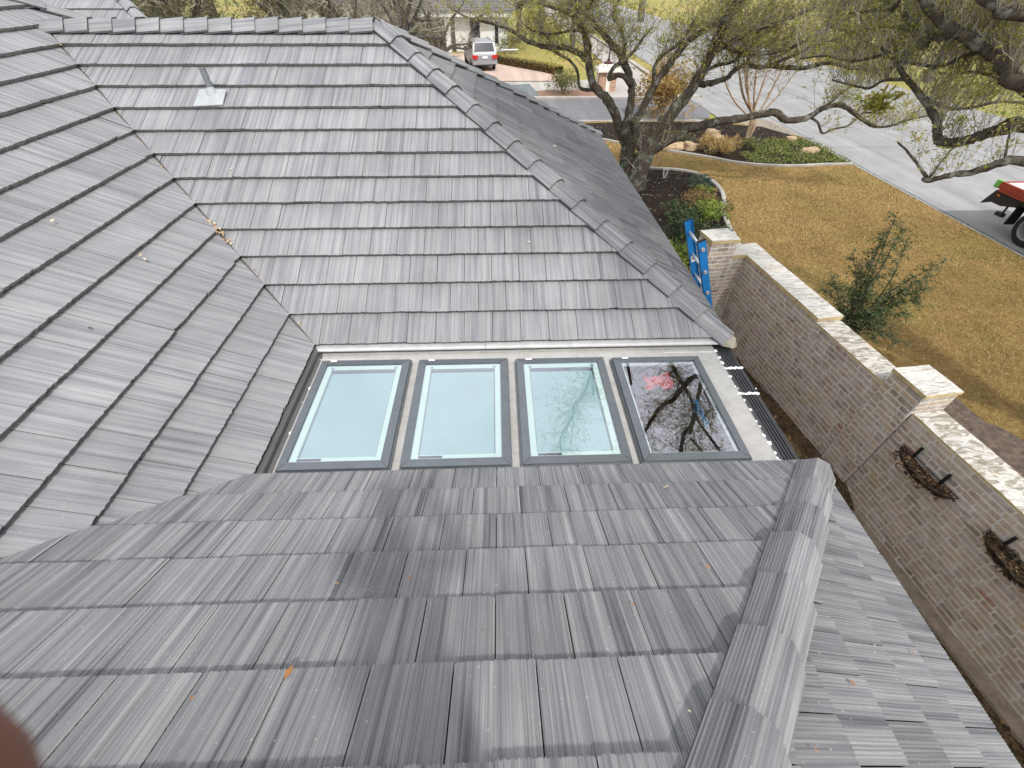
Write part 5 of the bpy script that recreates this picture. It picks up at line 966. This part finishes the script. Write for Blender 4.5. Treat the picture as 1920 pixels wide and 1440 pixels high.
# cloths hung in the opening of the clear skylight
def cloth(name, c, ux, uy, m_, lab, seed):
    rg = random.Random(seed); mb = MB(); n = 14; g = []
    for i in range(n+1):
        row = []
        for j in range(n+1):
            a, b = i/n-.5, j/n-.5; e = 1+.28*math.sin(7*a+seed)*math.cos(5*b)+rg.uniform(-.06, .06); row.append(Vector((c[0]+a*ux*e, c[1]+b*uy*e, c[2]+.022*math.sin(13*a+seed)+.02*math.sin(11*b+6*a)+rg.uniform(-.005, .005))))
        g.append(row)
    for i in range(n):
        for j in range(n): mb.poly([g[i][j], g[i+1][j], g[i+1][j+1], g[i][j+1]])
    o = mb.build(name, m_, None, smooth=True); s_ = o.modifiers.new('solid', 'SOLIDIFY'); s_.thickness = .01; return tag(o, lab, 'cloth')
cloth('red_cloth', (3.40, -.50, -.14), .26, .17, plain('red_cloth', (.9, .012, .03), .8), 'crumpled red cloth under the glass of the clear skylight', 3)
cloth('blue_cloth', (3.70, -.86, -.2), .045, .3, plain('blue_cloth', (.08, .4, .75), .8), 'narrow blue cloth under the glass of the clear skylight', 5)
# ================================================================== the photographer standing on the near slope
def skin(name, joints, bones, mat, parent, sub=2, root=0):
    me = bpy.data.meshes.new(name); names = list(joints); me.from_pydata([tuple(joints[k][0]) for k in names], [(names.index(a), names.index(b)) for a, b in bones], []); me.materials.append(mat)
    o = bpy.data.objects.new(name, me); COL.objects.link(o); o.modifiers.new('skin', 'SKIN'); me.skin_vertices.new() if not me.skin_vertices else None
    for i, k in enumerate(names):
        r = joints[k][1]; sv = me.skin_vertices[0].data[i]; sv.radius = r if hasattr(r, '__len__') else (r, r); sv.use_root = (i == root)
    sd = o.modifiers.new('sub', 'SUBSURF'); sd.levels = sub; sd.render_levels = sub
    for p_ in me.polygons: p_.use_smooth = True
    o.modifiers['skin'].use_smooth_shade = True
    if parent is not None: o.parent = parent; o.matrix_parent_inverse = parent.matrix_basis.inverted()
    return o
cv = lambda r, u, f: Vector(CAM+RT*r+UP*u+FW*f)
rz = lambda y: TT*(-y-D)
V = Vector
J = {'pelvis': (V((1.84, -3.97, 2.22)), (.15, .12)), 'waist': (V((1.84, -3.95, 2.36)), (.14, .11)), 'chest': (V((1.84, -3.9, 2.54)), (.16, .12)), 'collar': (V((1.84, -3.85, 2.67)), (.1, .08)), 'neck': (V((1.84, -3.8, 2.745)), .055), 'jaw': (V((1.84, -3.715, 2.79)), (.06, .07)), 'head': (V((1.84, -3.72, 2.885)), (.078, .095)), 'crown': (V((1.84, -3.755, 2.955)), (.06, .07)), 'nose': (V((1.845, -3.622, 2.835)), .014)}
Bn = [('pelvis', 'waist'), ('waist', 'chest'), ('chest', 'collar'), ('collar', 'neck'), ('neck', 'jaw'), ('jaw', 'head'), ('head', 'crown'), ('jaw', 'nose')]
wr = {-1: cv(-.085, -.085, -.05), 1: cv(.185, -.075, -.05)}; pm = {-1: cv(-.062, -.045, -.022), 1: cv(.15, -.045, -.028)}
for sg, nm in ((-1, 'left'), (1, 'right')):
    x = 1.84; J[nm+'_shoulder'] = (V((x+sg*.185, -3.87, 2.62)), .062); J[nm+'_elbow'] = (V((x+sg*.33, -3.73, 2.41)), .045); J[nm+'_wrist'] = (wr[sg], .027); J[nm+'_palm'] = (pm[sg], (.03, .02))
    Bn += [('collar', nm+'_shoulder'), (nm+'_shoulder', nm+'_elbow'), (nm+'_elbow', nm+'_wrist'), (nm+'_wrist', nm+'_palm')]
    J[nm+'_hip'] = (V((x+sg*.1, -3.97, 2.12)), .088); J[nm+'_knee'] = (V((x+sg*.125, -3.86, 1.80)), .06); ya = -3.98+.03*sg; J[nm+'_ankle'] = (V((x+sg*.14, ya, rz(ya)+.09)), .04); J[nm+'_toe'] = (V((x+sg*.16, ya+.15, rz(ya+.15)+.045)), .035)
    Bn += [('pelvis', nm+'_hip'), (nm+'_hip', nm+'_knee'), (nm+'_knee', nm+'_ankle'), (nm+'_ankle', nm+'_toe')]
fing = {'left': [('index', [cv(-.058, -.033, .0), cv(-.0415, -.0265, .0125), cv(-.0238, -.0199, .0200)], .0115), ('middle', [cv(-.06, -.052, .0), cv(-.045, -.054, .012), cv(-.02, -.056, .012)], .0085), ('ring', [cv(-.06, -.066, -.004), cv(-.045, -.07, .008), cv(-.02, -.072, .006)], .008), ('little', [cv(-.062, -.08, -.01), cv(-.048, -.084, .0), cv(-.03, -.086, .0)], .007), ('thumb', [cv(-.055, -.05, -.036), cv(-.035, -.045, -.034), cv(-.012, -.04, -.03)], .0095)],
        'right': [('index', [cv(.145, -.02, -.012), cv(.138, .004, .0), cv(.12, .014, .006)], .0085), ('middle', [cv(.15, -.045, -.004), cv(.135, -.046, .008), cv(.11, -.046, .01)], .0085), ('ring', [cv(.15, -.06, -.008), cv(.136, -.063, .005), cv(.112, -.064, .008)], .008), ('little', [cv(.152, -.074, -.014), cv(.14, -.079, -.002), cv(.12, -.08, .002)], .007), ('thumb', [cv(.145, -.05, -.04), cv(.125, -.045, -.036), cv(.1, -.035, -.031)], .0095)]}
for sd_, fs in fing.items():
    for nm, pts, r in fs:
        prev = sd_+'_palm'
        for i, q in enumerate(pts): k = f'{sd_}_{nm}_{i}'; J[k] = (q, r*(1-.08*i)); Bn.append((prev, k)); prev = k
M_SKIN = plain('skin', (.2, .085, .058), .6, var=.06)
person = empty('person', (1.84, -3.97, rz(-3.97)), 'person standing on the near roof slope holding a phone, whose shadow falls across the tiles', 'person')
skin('body', J, Bn, M_SKIN, person)
up_ = lambda ks, k: {n: (J[n][0], tuple(c*k for c in (J[n][1] if hasattr(J[n][1], '__len__') else (J[n][1], J[n][1])))) for n in ks}
sh = up_(['pelvis', 'waist', 'chest', 'collar', 'left_shoulder', 'right_shoulder'], 1.2)
for k_ in ('left_hip', 'right_hip'): sh[k_] = (J[k_][0]+Vector((0, 0, .05)), .1)
for sg, nm in ((-1, 'left'), (1, 'right')): a, b = J[nm+'_shoulder'][0], J[nm+'_elbow'][0]; sh[nm+'_sleeve'] = (a.lerp(b, .8), .062); Bn.append((nm+'_shoulder', nm+'_sleeve'))
sh['hem'] = (J['pelvis'][0]+Vector((0, 0, -.12)), (.165, .135)); Bn.append(('pelvis', 'hem'))
for k_ in ('left_hip', 'right_hip'): sh.pop(k_)
skin('shirt', sh, [(a, b) for a, b in Bn if a in sh and b in sh], plain('dark_shirt', (.04, .05, .08), .9), person)
tr_ = up_(['pelvis', 'left_hip', 'right_hip', 'left_knee', 'right_knee', 'left_ankle', 'right_ankle'], 1.22); tr_['band'] = (J['pelvis'][0]+Vector((0, 0, .13)), (.17, .135)); Bn.append(('pelvis', 'band')); skin('trousers', tr_, [(a, b) for a, b in Bn if a in tr_ and b in tr_], plain('denim', (.05, .07, .12), .9), person)
for nm in ('left', 'right'):
    bt_ = {'heel': (J[nm+'_ankle'][0]+V((0, -.03, -.045)), .045), 'mid': (J[nm+'_ankle'][0].lerp(J[nm+'_toe'][0], .6)+V((0, 0, -.01)), .048), 'toe': (J[nm+'_toe'][0], .043)}; skin('boot', bt_, [('heel', 'mid'), ('mid', 'toe')], plain('brown_boot', (.08, .05, .03), .7), person)
m = MB(); hc = V((1.84, -3.735, 2.925)); m.lathe([(.106, 0), (.107, .035), (.095, .07), (.06, .095), (0, .102)], 24, Matrix.Translation(hc) @ Matrix.Rotation(rad(-14), 4, 'X')); m.poly([tuple(hc+V((a, b, -.012+.1*b*.0))) for a, b in ((-.085, .07), (-.07, .14), (-.03, .165), (.03, .165), (.07, .14), (.085, .07))]); m.build('cap', plain('cap_cloth', (.06, .06, .065), .9), person, smooth=True)
for sg in (-1, 1):
    m = MB(); blob(m, (1.84+sg*.03, -3.642, 2.885), .011, sq=(1, 1, 1)); m.build('eye', plain('eye', (.6, .58, .55), .3), person); m = MB(); blob(m, (1.84+sg*.088, -3.725, 2.86), .026, sq=(.4, .8, 1.2)); m.build('ear', M_SKIN, person)
m = MB(); m.tube([V((1.815, -3.638, 2.79)), V((1.84, -3.63, 2.788)), V((1.865, -3.638, 2.79))], [.005, .008, .005], 6); m.build('mouth', plain('lips', (.3, .1, .08), .5), person)
MP = Matrix(((RT[0], UP[0], FW[0], CAM[0]), (RT[1], UP[1], FW[1], CAM[1]), (RT[2], UP[2], FW[2], CAM[2]), (0, 0, 0, 1)))
phone = empty('phone', cv(.045, -.02, -.01), 'dark phone held level in both hands of the standing person', 'phone')
m = MB(); m.box((-.035, -.058, -.0135), (.125, .018, -.0055), MP); m.build('case', M_BLACK, phone, bevel=.003)
m = MB(); m.box((-.031, -.055, -.0142), (.121, .015, -.0136), MP); m.build('screen', M_CARG, phone)
